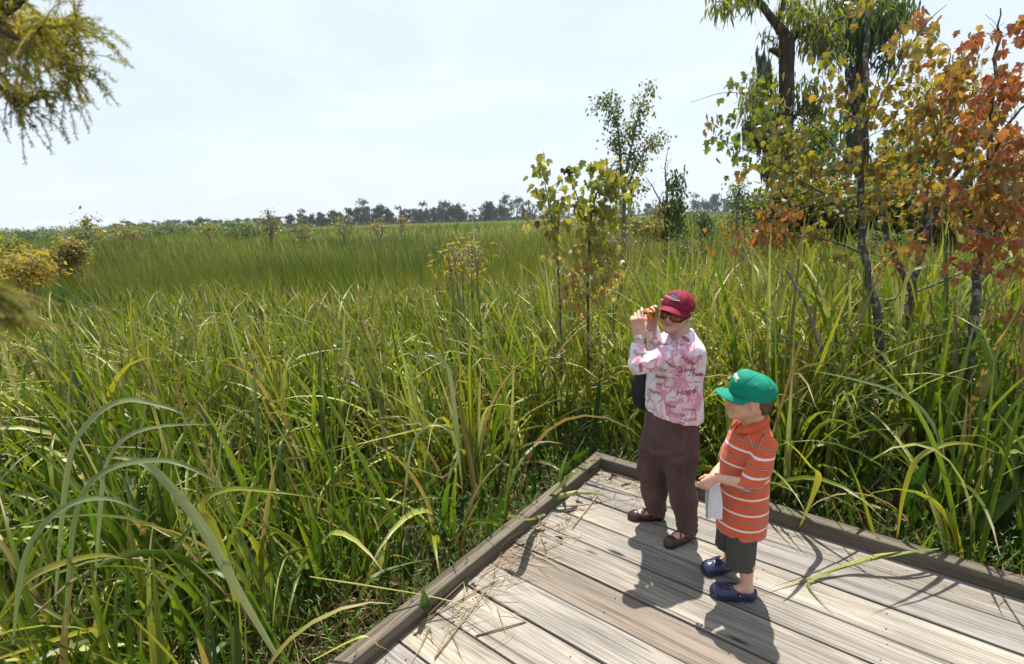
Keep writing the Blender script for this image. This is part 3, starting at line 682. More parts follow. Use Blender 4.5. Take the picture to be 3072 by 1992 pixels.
long_leaf([PD(960, 1330, 2.95), PD(930, 1250, 2.90), PD(901, 1179, 2.90), PD(820, 1028, 2.90), PD(761, 929, 2.90), PD(697, 848, 2.90), PD(640, 800, 2.90)], 0.03, 'long straight blade leaning left across the middle reeds', 0.38, 'arching_leaf', REED)
long_leaf([PD(1075, 1130, 3.65), PD(1066, 1050, 3.60), PD(1059, 975, 3.60), PD(1051, 906, 3.60), PD(1040, 855, 3.60), PD(1011, 826, 3.60), PD(982, 830, 3.60), PD(958, 868, 3.60), PD(944, 905, 3.60)], 0.034, 'broad pale blade folded over in the middle of the reeds', 0.5, 'arching_leaf', PALEB)
long_leaf([PD(30, 1500, 1.65), PD(40, 1400, 1.60), PD(60, 1290, 1.60), PD(110, 1210, 1.60), PD(180, 1165, 1.60), PD(260, 1160, 1.60), PD(330, 1190, 1.60)], 0.03, 'pale blade bending over low in the left corner', 0.4, 'arching_leaf', PALEB)
long_leaf([PD(0, 1430, 1.75), PD(60, 1350, 1.70), PD(140, 1310, 1.70), PD(230, 1290, 1.70), PD(300, 1300, 1.70)], 0.028, 'yellowish blade lying low across the left corner', 0.75, 'arching_leaf', REED)
long_leaf([PD(2180, 1150, 3.15), PD(2190, 1050, 3.10), PD(2150, 960, 3.10), PD(2080, 910, 3.10), PD(1980, 880, 3.10), PD(1880, 860, 3.10)], 0.03, 'pale blade arching left from the clump behind the right rail', 0.5, 'arching_leaf', PALEB)
long_leaf([PD(2085, 1250, 2.80), PD(2100, 1150, 2.75), PD(2130, 1070, 2.75), PD(2190, 1035, 2.75), PD(2260, 1032, 2.75), PD(2340, 1060, 2.75)], 0.028, 'yellow green blade bent right in front of the tall right clump', 0.76, 'arching_leaf', REED)
long_leaf([PD(2090, 800, 4.25), PD(2095, 720, 4.20), PD(2110, 640, 4.20), PD(2140, 620, 4.20), PD(2180, 610, 4.20), PD(2196, 612, 4.20)], 0.03, 'dry pale blade standing in front of the forked maple', 0.86, 'arching_leaf', REED)
long_leaf([PD(840, 1470, 1.95)-np.array([.25, 0, .15]), PD(840, 1480, 1.95), px(880, 1500, .11), px(905, 1512, .03)], .020, 'pale dry blade lying over the near kerb rail', .86)
long_leaf([PD(720, 1340, 2.3), PD(880, 1365, 2.25), px(1010, 1388, .115), px(1130, 1420, .01)], .014, 'thin yellow green shoot crossing the left kerb rail', .66)
# broad spoon leaved plants
def spoon_plant(x, y, n, h, w, label, lean=.18, az=0, rs=.25):
    root = empty('broadleaf_plant', (x, y, GZ)); tag(root, label, 'marsh plant', 'broad leaved marsh plants near the platform')
    for i in range(n):
        V, F, A = spoons(np.array([[x+RNG.normal(0, .03), y+RNG.normal(0, .03), GZ]]), np.array([az+RNG.normal(0, .9)]), np.array([abs(lean+RNG.normal(0, .1))]), np.array([h*RNG.uniform(.75, 1.05)]), RNG.uniform(.5, .62), w*RNG.uniform(.8, 1.15), np.array([np.clip(rs+RNG.normal(0, .15), 0, 1)]), RNG.uniform(.1, .5), 14)
        link('leaf', mesh('leaf', V, F, True, A), SPOON, root)
spoon_plant(-.62, 2.45, 3, .85, .075, 'broad spoon shaped leaves standing by the near left rail')
spoon_plant(-.30, 3.05, 4, .95, .07, 'broad green leaves left of the kerb rail below the hoop shaped blade')
spoon_plant(.02, 3.45, 4, 1.0, .065, 'broad leaves growing beside the far half of the left rail')
spoon_plant(-.9, 2.75, 4, .95, .06, 'broad dark leaves in the straw at left of the deck', rs=.1)
spoon_plant(-1.15, 3.1, 3, .9, .06, 'yellowing spotted broad leaf among reeds at left', rs=.6)
spoon_plant(2.55, 3.02, 5, 1.12, .085, 'bright broad leaves over the right rail left of the tall clump', rs=.42)
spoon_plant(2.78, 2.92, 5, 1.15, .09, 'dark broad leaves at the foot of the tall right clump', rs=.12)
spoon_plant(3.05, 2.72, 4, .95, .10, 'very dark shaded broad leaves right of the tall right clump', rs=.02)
spoon_plant(1.95, 3.45, 2, .8, .07, 'short broad leaf behind the rail near the striped shirt', rs=.4)
spoon_plant(.55, 4.25, 3, 1.25, .07, 'upright paddle leaf pair behind the platform corner', rs=.3)
spoon_plant(.15, 4.0, 3, 1.15, .07, 'slanting broad leaf above the rail corner', lean=.4, az=R(20), rs=.4)
# litter on the boards
bg = Bag()
def litter(n, cu, cn, su, sn, zmax=.02, L0=.05, L1=.28):
    u = np.clip(cu+RNG.normal(0, su, n), U0+.01, 9); nn_ = np.minimum(cn+RNG.normal(0, sn, n), N0-.01)
    b = DU[None]*u[:, None]+DN[None]*nn_[:, None]; b[:, 2] = .004+RNG.random(n)**2*zmax
    az = RNG.random(n)*6.28; L = RNG.uniform(L0, L1, n)
    end = b[:, :2]+np.stack([np.cos(az), np.sin(az)], 1)*L[:, None]
    uu = end@DU[:2]; ne = end@DN[:2]; ok = (uu > U0+.005) & (ne < N0-.005)
    b, az, L = b[ok], az[ok], L[ok]; N = len(b)
    bg.add(*blades(b, az, R(90)-RNG.uniform(0, .04, N), RNG.uniform(.0, .05, N), L, RNG.uniform(.002, .006, N), 5, 1, sway=RNG.normal(0, .5, N), rnd=RNG.beta(1.6, 1.4, N)))
litter(45, U0+.13, 2.0, .09, .35); litter(40, U0+.12, 1.9, .08, .12, .03); litter(26, U0+.18, 1.55, .12, .15, .03); litter(60, U0+.12, 2.6, .1, .3); litter(80, U0+.25, 3.35, .22, .12, .03); litter(50, .0, 3.38, 1.2, .05, .01, .03, .15)
li = bg.build('straw_litter', STRAW); tag(li, 'dry straw scattered on the boards along the rails', 'litter', kind='stuff')
bg = Bag()
n = 150; u = np.concatenate([U0+.02+np.abs(RNG.normal(0, .12, 90)), U0+.1+np.abs(RNG.normal(0, .3, 60))]); nn_ = np.concatenate([RNG.uniform(1.4, 3.4, 90), N0-.03-np.abs(RNG.normal(0, .12, 60))])
b = DU[None]*u[:, None]+DN[None]*nn_[:, None]; b[:, 2] = .006+RNG.random(n)*.012
bg.add(*spoons(b, RNG.random(n)*6.28, np.full(n, R(86)), RNG.uniform(.015, .045, n), .1, RNG.uniform(.01, .026, n), RNG.uniform(.86, 1, n), .1, 4))
DRY = leafmat('dry_leaf', [(0, (.1, .04, .03)), (.9, (.10, .035, .025)), (.95, (.16, .08, .05)), (1, (.34, .25, .17))], [(0, (.1, .03, .02)), (1, (.2, .1, .05))], .7, .1)
dl_ = bg.build('leaf_litter', DRY); tag(dl_, 'small dry brown leaves on the boards by the rails', 'litter', kind='stuff')
def stick(a, b, r_, label, rn=.8):
    o = MB(); o.tube([a, (a+b)/2+np.array([0, 0, .002]), b], [r_, r_*.95, r_*.8], 7, attr=(rn, .5, .5, 0)); q = o.build('dry_stalk', STRAW); tag(q, label, 'stalk')
stick(px(1105, 1478, .006), px(1222, 1445, .006), .0045, 'straight orange brown straw lying alone on the boards', .45)
stick(px(985, 1440, .012), px(1160, 1345, .010), .004, 'long pale straw lying slantwise near the left rail', .9)
stick(px(1010, 1530, .010), px(1130, 1370, .016), .004, 'pale straw pointing away beside the heap by the left rail', .8)
stick(px(1390, 1150, .01), px(1330, 1228, .008), .004, 'pale straw near the platform corner left of the brown shoes', .85)
stick(px(1000, 1425, .035), px(1160, 1275, .02), .006, 'bent reddish twig lying along the inside of the left rail', .25)
# ------------------------------------------------------------------ trees and shrubs
def cards(T, TF, pos, fr, size, col):
    """copies of a small leaf outline T (k,3) at pos with frames fr (N,3,3 columns x,y,z)"""
    N = len(pos); k_ = len(T)
    V = pos[:, None]+np.einsum('nij,kj->nki', fr, T)*np.asarray(size)[:, None, None]
    F = (np.asarray(TF)[None]+(np.arange(N)*k_)[:, None, None]).reshape(-1, len(TF[0]))
    A = np.zeros((N, k_, 4)); A[..., 0] = np.asarray(col)[:, None]; A[..., 1] = T[None, :, 1]*.6; A[..., 2] = T[None, :, 0]+.5
    return V.reshape(-1, 3), F, A.reshape(-1, 4)
half = [(0, 0), (.20, -.06), (.44, .10), (.33, .24), (.56, .50), (.40, .52), (.30, .50), (.24, .78), (0, 1.05)]
MT = [(0, .38, .05)]+[(x, y, -.22*abs(x)-.06*y*y) for x, y in half]+[(-x, y, -.22*abs(x)-.06*y*y) for x, y in half[-2:0:-1]]
MAPLE = np.array(MT, float); n_ = len(MT)-1; MAPLEF = [[0, 1+i, 1+(i+1) % n_] for i in range(n_)]
SMALL = np.array([(0, 0, 0), (.26, .42, -.05), (0, 1, -.1), (-.26, .42, -.05)], float); SMALLF = [[0, 1, 2, 3]]
SPRAY = np.array([(0, 0, 0), (.09, .35, 0), (.05, .75, -.05), (0, 1, -.1), (-.05, .75, -.05), (-.09, .35, 0)], float); SPRAYF = [[0, 1, 4, 5], [1, 2, 3, 4]]
TPL = dict(maple=(MAPLE, MAPLEF), small=(SMALL, SMALLF), spray=(SPRAY, SPRAYF))
def frames(N, droop, rg=RNG, spread=1.0):
    """leaf frames: y along the leaf (droop 0 = level outwards, 1 = straight down), random turn"""
    a = rg.random(N)*6.283; d = np.clip(droop+rg.normal(0, .28*spread, N), -.6, 1)*math.pi/2
    y = np.stack([np.cos(a)*np.cos(d), np.sin(a)*np.cos(d), -np.sin(d)], 1)
    u = rg.normal(0, .6, (N, 3))+np.array([0, 0, 1.0]); x = np.cross(y, u); x /= np.linalg.norm(x, axis=1, keepdims=True)+1e-9
    return np.stack([x, y, np.cross(x, y)], 2)
def L_(stops): return [(p, c) for p, c in stops]
AUT = leafmat('maple_leaf', [(0, (.065, .10, .012)), (.25, (.12, .14, .02)), (.45, (.21, .17, .025)), (.65, (.30, .16, .03)), (.82, (.33, .10, .03)), (1, (.26, .05, .03))],
              [(0, (.22, .34, .02)), (.25, (.38, .40, .03)), (.45, (.58, .42, .04)), (.65, (.66, .34, .05)), (.82, (.62, .20, .05)), (1, (.45, .09, .05))], .36, .36, spots=(34, .62, (.22, .06, .02)), spec=.6)
PALE = leafmat('sapling_leaf', [(0, (.10, .15, .015)), (.4, (.24, .23, .04)), (.7, (.38, .30, .09)), (.9, (.42, .18, .04)), (1, (.05, .03, .03))],
               [(0, (.30, .42, .03)), (.4, (.60, .55, .07)), (.7, (.7, .55, .15)), (.9, (.7, .3, .05)), (1, (.06, .03, .03))], .4, .4, spots=(30, .70, (.3, .13, .04)), spec=.6)
OLIVE = leafmat('shrub_leaf', [(0, (.018, .045, .008)), (.3, (.035, .075, .012)), (.5, (.075, .11, .016)), (.7, (.16, .16, .025)), (.85, (.26, .17, .03)), (1, (.28, .09, .03))],
                [(0, (.04, .12, .01)), (.3, (.08, .2, .015)), (.5, (.2, .3, .02)), (.7, (.4, .38, .03)), (.85, (.5, .34, .04)), (1, (.45, .16, .04))], .5, .33, spec=.4)
NEEDLE = leafmat('cypress_needles', [(0, (.022, .045, .008)), (.4, (.06, .085, .014)), (.7, (.18, .20, .025)), (1, (.30, .20, .03))], [(0, (.07, .15, .01)), (.4, (.26, .33, .02)), (.7, (.62, .60, .04)), (1, (.75, .45, .06))], .5, .42, spec=.4)
GREYLEAF = leafmat('moss_grey', [(0, (.05, .058, .04)), (.5, (.10, .11, .085)), (1, (.2, .2, .17))], [(0, (.05, .06, .04)), (1, (.16, .17, .13))], .8, .2, spec=.2)
FARLEAF = leafmat('far_foliage', [(0, (.022, .040, .022)), (.5, (.040, .060, .030)), (.8, (.075, .09, .05)), (1, (.12, .12, .09))], [(0, (.02, .05, .015)), (.5, (.05, .09, .03)), (1, (.12, .13, .08))], .8, .2, spec=.2)
def barkmat(name, lo, hi, spots=None, sc=18):
    t = NT(name); v = t.coord(); vs_ = t.coord(scale=(1, 1, .25))
    n = t.noise(sc, 5, vs_, .65, .4); c = t.ramp(n, [(.35, lo), (.62, hi)])
    if spots: c = t.mix(t.ramp(t.noise(sc*.9, 3, v), [(.55, 0.0), (.60, .9)]), c, spots)
    return t.done(t.bsdf(c, .9, t.bump(n, .9, .02), Specular_IOR_Level=.2))
BARK = barkmat('mottled_bark', (.055, .045, .038), (.16, .14, .12), (.36, .36, .33), 22)
BARK2 = barkmat('cypress_bark', (.035, .022, .016), (.11, .07, .05), None, 6)
BARKG = barkmat('grey_twigs', (.10, .09, .085), (.27, .25, .23), None, 30)
BARKF = simple('far_bark', (.10, .095, .09), .9)

class Skel:
    def __init__(s): s.P = []; s.r = []
    def path(s, pts, rad, mb, n=8, dens=6, attr=None, wob=.0):
        p = bez(pts, dens) if len(pts) > 2 else np.linspace(pts[0], pts[1], dens+1)
        rr = np.interp(np.linspace(0, 1, len(p)), np.linspace(0, 1, len(rad)), rad)
        if wob: p = p+np.stack([np.sin(np.arange(len(p))*1.7+p[0, 2])*wob, np.cos(np.arange(len(p))*1.3)*wob, np.zeros(len(p))], 1)*np.minimum(1, np.arange(len(p))/3)[:, None]
        mb.tube(p, rr, n, attr); s.P.extend(p[1:]); s.r.extend(rr[1:])
    def reach(s, targets, mb, tip=.0018, k_r=.012, up=.12, jit=.06, n=5, bias=.6, thick=1.0):
        P0 = np.array(s.P); tg = np.array(targets)
        d0 = np.array([np.min(np.linalg.norm(P0-t_, axis=1)) for t_ in tg]); ends = []
        for i in np.argsort(d0):
            t_ = tg[i]; P_ = np.array(s.P); dd = np.linalg.norm(P_-t_, axis=1)+bias*np.clip(P_[:, 2]-t_[2]+.05, 0, None)
            j = int(np.argmin(dd)); a = P_[j]; d = np.linalg.norm(t_-a)
            if d < 1e-3: continue
            st = max(2, min(7, int(d/.12)+2)) if thick < 3 else 4
            q = np.linspace(0, 1, st+1)[:, None]; p = a+(t_-a)*q+np.array([0, 0, up*d])*np.sin(q*math.pi)*.6+RNG.normal(0, jit*d*.5, (st+1, 3))*np.sin(q*math.pi)
            r0 = min(s.r[j]*.7, tip+k_r*d*thick); rr = np.linspace(max(r0, tip), tip, st+1)
            mb.tube(p, rr, n if r0 > .006*thick else 4, cap=False); s.P.extend(p[1:]); s.r.extend(rr[1:]); ends.append(p[-3:].mean(0) if st > 2 else t_)
def cloudpts(clouds, K_=K):
    out = []; cols = []
    for c in clouds:
        x, y, Y, rx, ry, rd, n, col = c[:8]
        for _ in range(n):
            v = RNG.normal(size=3); v /= np.linalg.norm(v); v *= RNG.random()**.45
            out.append(PD(x+v[0]*rx, y+v[1]*ry, max(.5, Y+v[2]*rd))); cols.append(np.clip(col+RNG.normal(0, c[8] if len(c) > 8 else .1), 0, 1))
    return np.array(out), np.array(cols)
def plant(name, label, cat, base, trunks, clouds, leaf='maple', mat=None, bark=None, m=6, size=.09, spread=.12, droop=.75, tip=.0018, k_r=.012, group=None, thick=1.0, up=.12, jit=.06, sizevar=.3, bare=None, elong=(1, 1, 1), crown='foliage', nc=8, down=0.0):
    root = empty(name, base); tag(root, label, cat, group)
    mb = MB(); sk = Skel()
    for pts, rad in trunks: sk.path([np.array(p, float) for p in pts], rad, mb, nc, wob=min(rad[0]*.25, .012))
    tg, cl = cloudpts(clouds)
    if down: q_ = RNG.random(len(tg)) < down; g_ = ground_z(tg[:, 0], tg[:, 1]); tg[:, 2] = np.where(q_, g_+(tg[:, 2]-g_)*RNG.uniform(.15, 1, len(tg)), tg[:, 2])
    if bare:
        tb_, _ = cloudpts(bare)
        sk.reach(tb_, mb, tip, k_r, up, jit, thick=thick)
    sk.reach(tg, mb, tip, k_r, up, jit, thick=thick)
    mb.build('trunk', bark or BARK, root)
    if len(tg) and m:
        N = len(tg)*m; k_ = np.repeat(np.arange(len(tg)), m); T, TF = TPL[leaf]
        pos = tg[k_]+RNG.normal(0, 1, (N, 3))*spread*np.array(elong); sz = size*RNG.uniform(1-sizevar, 1+sizevar, N)
        V, F, A = cards(T, TF, pos, frames(N, droop), sz, np.clip(cl[k_]+RNG.normal(0, .05, N), 0, 1))
        link(crown, mesh('foliage', V, F, leaf == 'maple' and False, A), mat or AUT, root)
    return root
gz = lambda x, y: float(ground_z(np.array(x), np.array(y)))
def dn(p, z=None): return np.array([p[0], p[1], gz(p[0], p[1])-.05 if z is None else z])

# 1 slender maple in front, trunk with mottled bark
tb0 = PD(2062, 960, 4.7)
T1 = [dn(tb0), PD(2045, 790, 4.7), PD(2012, 620, 4.7), PD(2002, 480, 4.7), PD(2000, 330, 4.7), PD(2010, 200, 4.7), PD(2015, 60, 4.7), PD(2018, -90, 4.7)]
br = [([PD(2003, 560, 4.7), PD(1940, 470, 4.75), PD(1860, 420, 4.8), PD(1760, 360, 4.85), PD(1665, 320, 4.9)], [.014, .010, .007, .004, .002]),
      ([PD(2000, 420, 4.7), PD(1930, 330, 4.8), PD(1830, 250, 4.85), PD(1700, 215, 4.9), PD(1605, 238, 4.9)], [.012, .009, .006, .003, .0015]),
      ([PD(2006, 590, 4.7), PD(1930, 560, 4.75), PD(1820, 545, 4.8), PD(1660, 540, 4.8)], [.012, .009, .006, .002]),
      ([PD(2008, 250, 4.7), PD(1960, 130, 4.75), PD(1930, 70, 4.8), PD(1905, 10, 4.8)], [.010, .006, .004, .002]),
      ([PD(2004, 300, 4.7), PD(2070, 190, 4.65), PD(2140, 70, 4.6), PD(2200, 10, 4.6)], [.012, .009, .006, .002])]
plant('maple_tree', 'slim maple with mottled grey trunk and yellow green leaves, leftmost of the maples', 'tree', dn(tb0), [(T1, [.044, .038, .033, .028, .024, .020, .016, .012])]+br,
      [(1760, 230, 4.9, 90, 60, .3, 14, 0.18), (1700, 330, 4.9, 60, 60, .3, 9, 0.14), (1810, 320, 4.9, 110, 80, .4, 31, 0.21), (1950, 230, 4.8, 80, 80, .35, 16, 0.35), (2070, 250, 4.6, 90, 90, .3, 21, 0.40), (1900, 400, 4.7, 110, 55, .4, 19, 0.37),
       (1800, 400, 4.9, 80, 50, .3, 8, 0.48), (1830, 500, 4.7, 70, 35, .3, 10, 0.63), (1760, 545, 4.8, 110, 14, .15, 15, 0.60), (1900, 540, 4.8, 50, 25, .2, 6, 0.44), (2110, 120, 4.6, 70, 50, .3, 10, 0.48), (2030, 380, 4.6, 80, 60, .3, 16, 0.42), (2030, 470, 4.6, 70, 40, .3, 8, 0.44), (1945, 610, 4.6, 30, 20, .1, 2, 0.44), (1655, 275, 4.9, 20, 20, .1, 2, 0.26), (1930, 130, 4.8, 30, 20, .2, 2, 0.35), (1980, 20, 4.7, 40, 30, .2, 4, 0.44)],
      m=6, size=.064, spread=.058)
# 2 forked maple
tb2 = PD(2118, 930, 5.0)
plant('maple_tree', 'forked maple with pale leaning stems and golden leaves, middle of the three maples', 'tree', dn(tb2),
      [([dn(tb2), PD(2110, 820, 5.0), PD(2118, 690, 5.0), PD(2135, 600, 5.0), PD(2175, 490, 5.0), PD(2225, 400, 5.0), PD(2290, 290, 4.9), PD(2370, 170, 4.8)], [.044, .040, .037, .033, .028, .023, .017, .009]),
       ([PD(2120, 680, 5.0), PD(2080, 600, 5.05), PD(2055, 520, 5.1), PD(2040, 430, 5.1), PD(2060, 330, 5.1)], [.030, .026, .022, .018, .010]),
       ([PD(2125, 640, 5.0), PD(2150, 560, 5.1), PD(2150, 470, 5.1), PD(2175, 380, 5.1), PD(2190, 260, 5.1), PD(2210, 120, 5.1)], [.028, .024, .02, .014, .01, .005])],
      [(2220, 160, 4.9, 90, 70, .3, 19, 0.55), (2180, 260, 4.9, 90, 60, .3, 19, 0.51), (2210, 350, 4.8, 90, 50, .3, 18, 0.53), (2160, 440, 4.9, 80, 50, .3, 12, 0.55), (2110, 340, 5.0, 60, 50, .3, 9, 0.44), (2230, 450, 4.8, 60, 40, .3, 10, 0.58), (2110, 570, 4.9, 35, 12, .15, 5, 0.55), (2160, 60, 4.9, 60, 40, .3, 6, 0.66), (2230, 250, 4.8, 60, 60, .3, 11, 0.63), (2060, 610, 4.8, 20, 12, .1, 2, 0.70)],
      m=6, size=.070, spread=.062, bare=[(2230, 620, 4.9, 60, 40, .3, 8, 0), (2170, 650, 4.9, 40, 50, .2, 6, 0), (2150, 40, 5.0, 60, 50, .2, 5, 0)])
tb3 = PD(2262, 960, 4.3)
plant('maple_tree', 'dark stemmed maple with dense red and orange leaves at the right edge', 'tree', dn(tb3),
      [([dn(tb3), PD(2262, 760, 4.3), PD(2275, 600, 4.3), PD(2295, 430, 4.3), PD(2305, 270, 4.3), PD(2318, 110, 4.3), PD(2325, 20, 4.3)], [.040, .034, .028, .022, .016, .010, .004]),
       ([PD(2272, 620, 4.3), PD(2330, 520, 4.2), PD(2400, 430, 4.1)], [.018, .012, .006]), ([PD(2298, 380, 4.3), PD(2350, 280, 4.2), PD(2400, 230, 4.1)], [.014, .010, .006])],
      [(2330, 190, 4.2, 60, 60, .3, 12, 0.75), (2290, 280, 4.2, 60, 60, .3, 12, 0.70), (2345, 340, 4.1, 55, 70, .3, 14, 0.68), (2300, 430, 4.1, 70, 50, .3, 13, 0.62), (2350, 480, 4.1, 45, 50, .3, 9, 0.66), (2260, 520, 4.2, 60, 40, .3, 8, 0.63), (2320, 560, 4.1, 60, 30, .2, 6, 0.70), (2340, 615, 4.0, 45, 14, .15, 4, 0.85), (2250, 610, 4.1, 40, 20, .2, 3, 0.75), (2350, 725, 3.9, 40, 14, .1, 4, 0.78), (2290, 80, 4.3, 60, 60, .3, 4, 0.81), (2365, 60, 4.2, 30, 50, .2, 3, 0.85), (2400, 400, 4.0, 40, 120, .3, 14, 0.70)],
      m=6, size=.068, spread=.058, bare=[(2310, 60, 4.2, 60, 60, .2, 6, 0), (2300, 640, 4.2, 70, 30, .3, 6, 0)])
tb4 = np.array([2.95, 3.35, GZ])
m = MB(); m.tube(bez([PD(2010, 880, 4.1), PD(1950, 860, 4.2), PD(1850, 800, 4.3), PD(1800, 770, 4.4)], 5), [.008]*16, 6); m.tube(bez([PD(1925, 850, 4.2), PD(1905, 800, 4.2), PD(1870, 700, 4.3), PD(1830, 630, 4.5)], 5), [.012]*16, 6)
o = m.build('dead_branch', BARKG); tag(o, 'bare grey dead branch lying through the grass left of the slim maple', 'branch')
m = MB(); m.tube(bez([PD(2060, 700, 5.2), PD(2150, 670, 5.1), PD(2220, 640, 5.0), PD(2260, 620, 5.0), PD(2265, 590, 5.0), PD(2260, 560, 5.0)], 5), np.interp(np.linspace(0, 1, 26), [0, 1], [.016, .004]), 6)
o = m.build('dead_branch', BARKG); tag(o, 'pale crooked dead branch between the two right maples', 'branch')

# 4 yellow sapling and its slender neighbour
b4 = PD(1372, 760, 5.0)
plant('maple_sapling', 'young maple sapling with pale yellow leaves standing in the reeds', 'tree', dn(b4),
      [([dn(b4), PD(1366, 690, 5.0), PD(1368, 590, 5.0), PD(1375, 500, 5.0), PD(1395, 430, 5.0), PD(1428, 380, 5.0), PD(1440, 350, 5.0)], [.016, .014, .012, .010, .007, .004, .002]), ([PD(1370, 540, 5.0), PD(1345, 470, 5.0), PD(1330, 420, 5.0), PD(1322, 395, 5.0)], [.008, .006, .003, .002])],
      [(1335, 400, 5.0, 14, 10, .1, 4, .35), (1395, 395, 5.0, 25, 14, .1, 7, .30), (1430, 425, 5.0, 35, 12, .1, 9, .4), (1400, 440, 5.0, 45, 22, .15, 15, .22), (1360, 470, 5.0, 35, 25, .15, 11, .25), (1410, 485, 5.0, 30, 22, .15, 9, .25), (1375, 520, 5.0, 50, 28, .2, 17, .3), (1390, 565, 5.0, 45, 22, .2, 11, .35), (1355, 620, 5.0, 45, 25, .25, 11, .6), (1415, 650, 5.0, 50, 30, .3, 11, .65), (1340, 660, 4.9, 50, 30, .3, 9, .65), (1385, 600, 5.0, 50, 40, .25, 16, .4), (1360, 690, 4.9, 60, 30, .3, 10, .6), (1460, 400, 5.0, 20, 15, .1, 4, .5)],
      m=3, size=.080, spread=.06, mat=PALE)
b5 = PD(1312, 720, 5.1)
plant('maple_sapling', 'slender yellow leaved sapling with long bare stem left of the larger sapling', 'tree', dn(b5),
      [([dn(b5), PD(1298, 640, 5.1), PD(1290, 560, 5.1), PD(1276, 480, 5.1), PD(1264, 410, 5.1), PD(1256, 370, 5.1)], [.012, .010, .008, .006, .004, .002])],
      [(1260, 378, 5.1, 14, 12, .08, 6, .25), (1275, 410, 5.1, 14, 14, .08, 4, .3), (1262, 445, 5.1, 25, 14, .1, 6, .35), (1280, 490, 5.1, 35, 18, .12, 10, .3), (1250, 505, 5.1, 12, 6, .1, 2, .88), (1290, 540, 5.1, 40, 22, .15, 10, .35), (1310, 460, 5.1, 20, 12, .1, 4, .4), (1290, 590, 5.1, 35, 20, .2, 6, .5)],
      m=3, size=.078, spread=.055, mat=PALE)
m = MB(); c0 = PD(1325, 394, 4.99)
N = 16; V, F, A = cards(MAPLE, MAPLEF, c0+RNG.normal(0, .018, (N, 3)), frames(N, .6, spread=2), np.full(N, .045), np.ones(N))
o = link('withered_leaf', mesh('withered_leaf', V, F, False, A), PALE); tag(o, 'small black withered leaf curled at the tip of the sapling', 'leaf')

# 5 thin upright tree
b6 = PD(1450, 575, 20)
plant('slender_tree', 'slender young tree with thin upswept limbs standing alone against the sky', 'tree', dn(b6),
      [([dn(b6), PD(1450, 560, 20), PD(1450, 470, 20), PD(1443, 380, 20), PD(1436, 300, 20), PD(1420, 250, 20), PD(1405, 215, 20)], [.10, .09, .075, .055, .035, .02, .01]),
       ([PD(1449, 440, 20), PD(1468, 340, 20), PD(1484, 270, 20), PD(1508, 195, 20)], [.05, .035, .02, .008]), ([PD(1450, 450, 20), PD(1480, 385, 20), PD(1510, 335, 20), PD(1545, 300, 20)], [.06, .04, .025, .008])],
      [(1412, 235, 20, 12, 20, .4, 16, .42), (1390, 245, 20, 12, 8, .3, 6, .5), (1425, 275, 20, 16, 22, .5, 22, .45), (1438, 330, 20, 22, 28, .6, 34, .5), (1432, 232, 20, 8, 12, .4, 6, .5), (1473, 300, 20, 14, 30, .5, 26, .5), (1490, 245, 20, 12, 24, .4, 18, .55), (1507, 205, 20, 6, 12, .2, 7, .6), (1465, 370, 20, 28, 25, .6, 26, .45), (1440, 400, 20, 22, 25, .5, 20, .4), (1515, 335, 20, 24, 20, .5, 24, .6), (1545, 312, 20, 6, 8, .2, 4, .65), (1490, 385, 20, 16, 16, .4, 10, .6), (1450, 470, 20, 32, 20, .7, 16, .65), (1485, 440, 20, 20, 12, .5, 8, .55), (1450, 515, 20, 40, 14, .8, 24, .85)],
      leaf='small', mat=OLIVE, m=9, size=.15, spread=.17, droop=.4, tip=.008, k_r=.02, thick=3.5, jit=.1, bark=BARKG)
b7 = PD(1549, 580, 18)
plant('dead_tree', 'bare grey dead sapling wrapped in green vines below, right of the slender tree', 'tree', dn(b7),
      [([dn(b7), PD(1549, 520, 18), PD(1550, 440, 18), PD(1546, 390, 18), PD(1553, 345, 18)], [.08, .06, .04, .02, .008]), ([PD(1549, 500, 18), PD(1520, 440, 18), PD(1500, 410, 18)], [.03, .02, .008])],
      [(1572, 430, 18, 14, 26, .3, 26, .25), (1568, 480, 18, 20, 28, .4, 30, .3), (1545, 490, 18, 30, 30, .5, 30, .62), (1540, 530, 18, 45, 22, .6, 34, .45), (1570, 540, 18, 30, 25, .5, 20, .35)],
      leaf='small', mat=OLIVE, m=10, size=.15, spread=.16, droop=.6, tip=.006, k_r=.02, thick=3, bark=BARKG, bare=[(1548, 385, 18, 30, 30, .5, 12, 0), (1510, 420, 18, 25, 18, .4, 8, 0)])

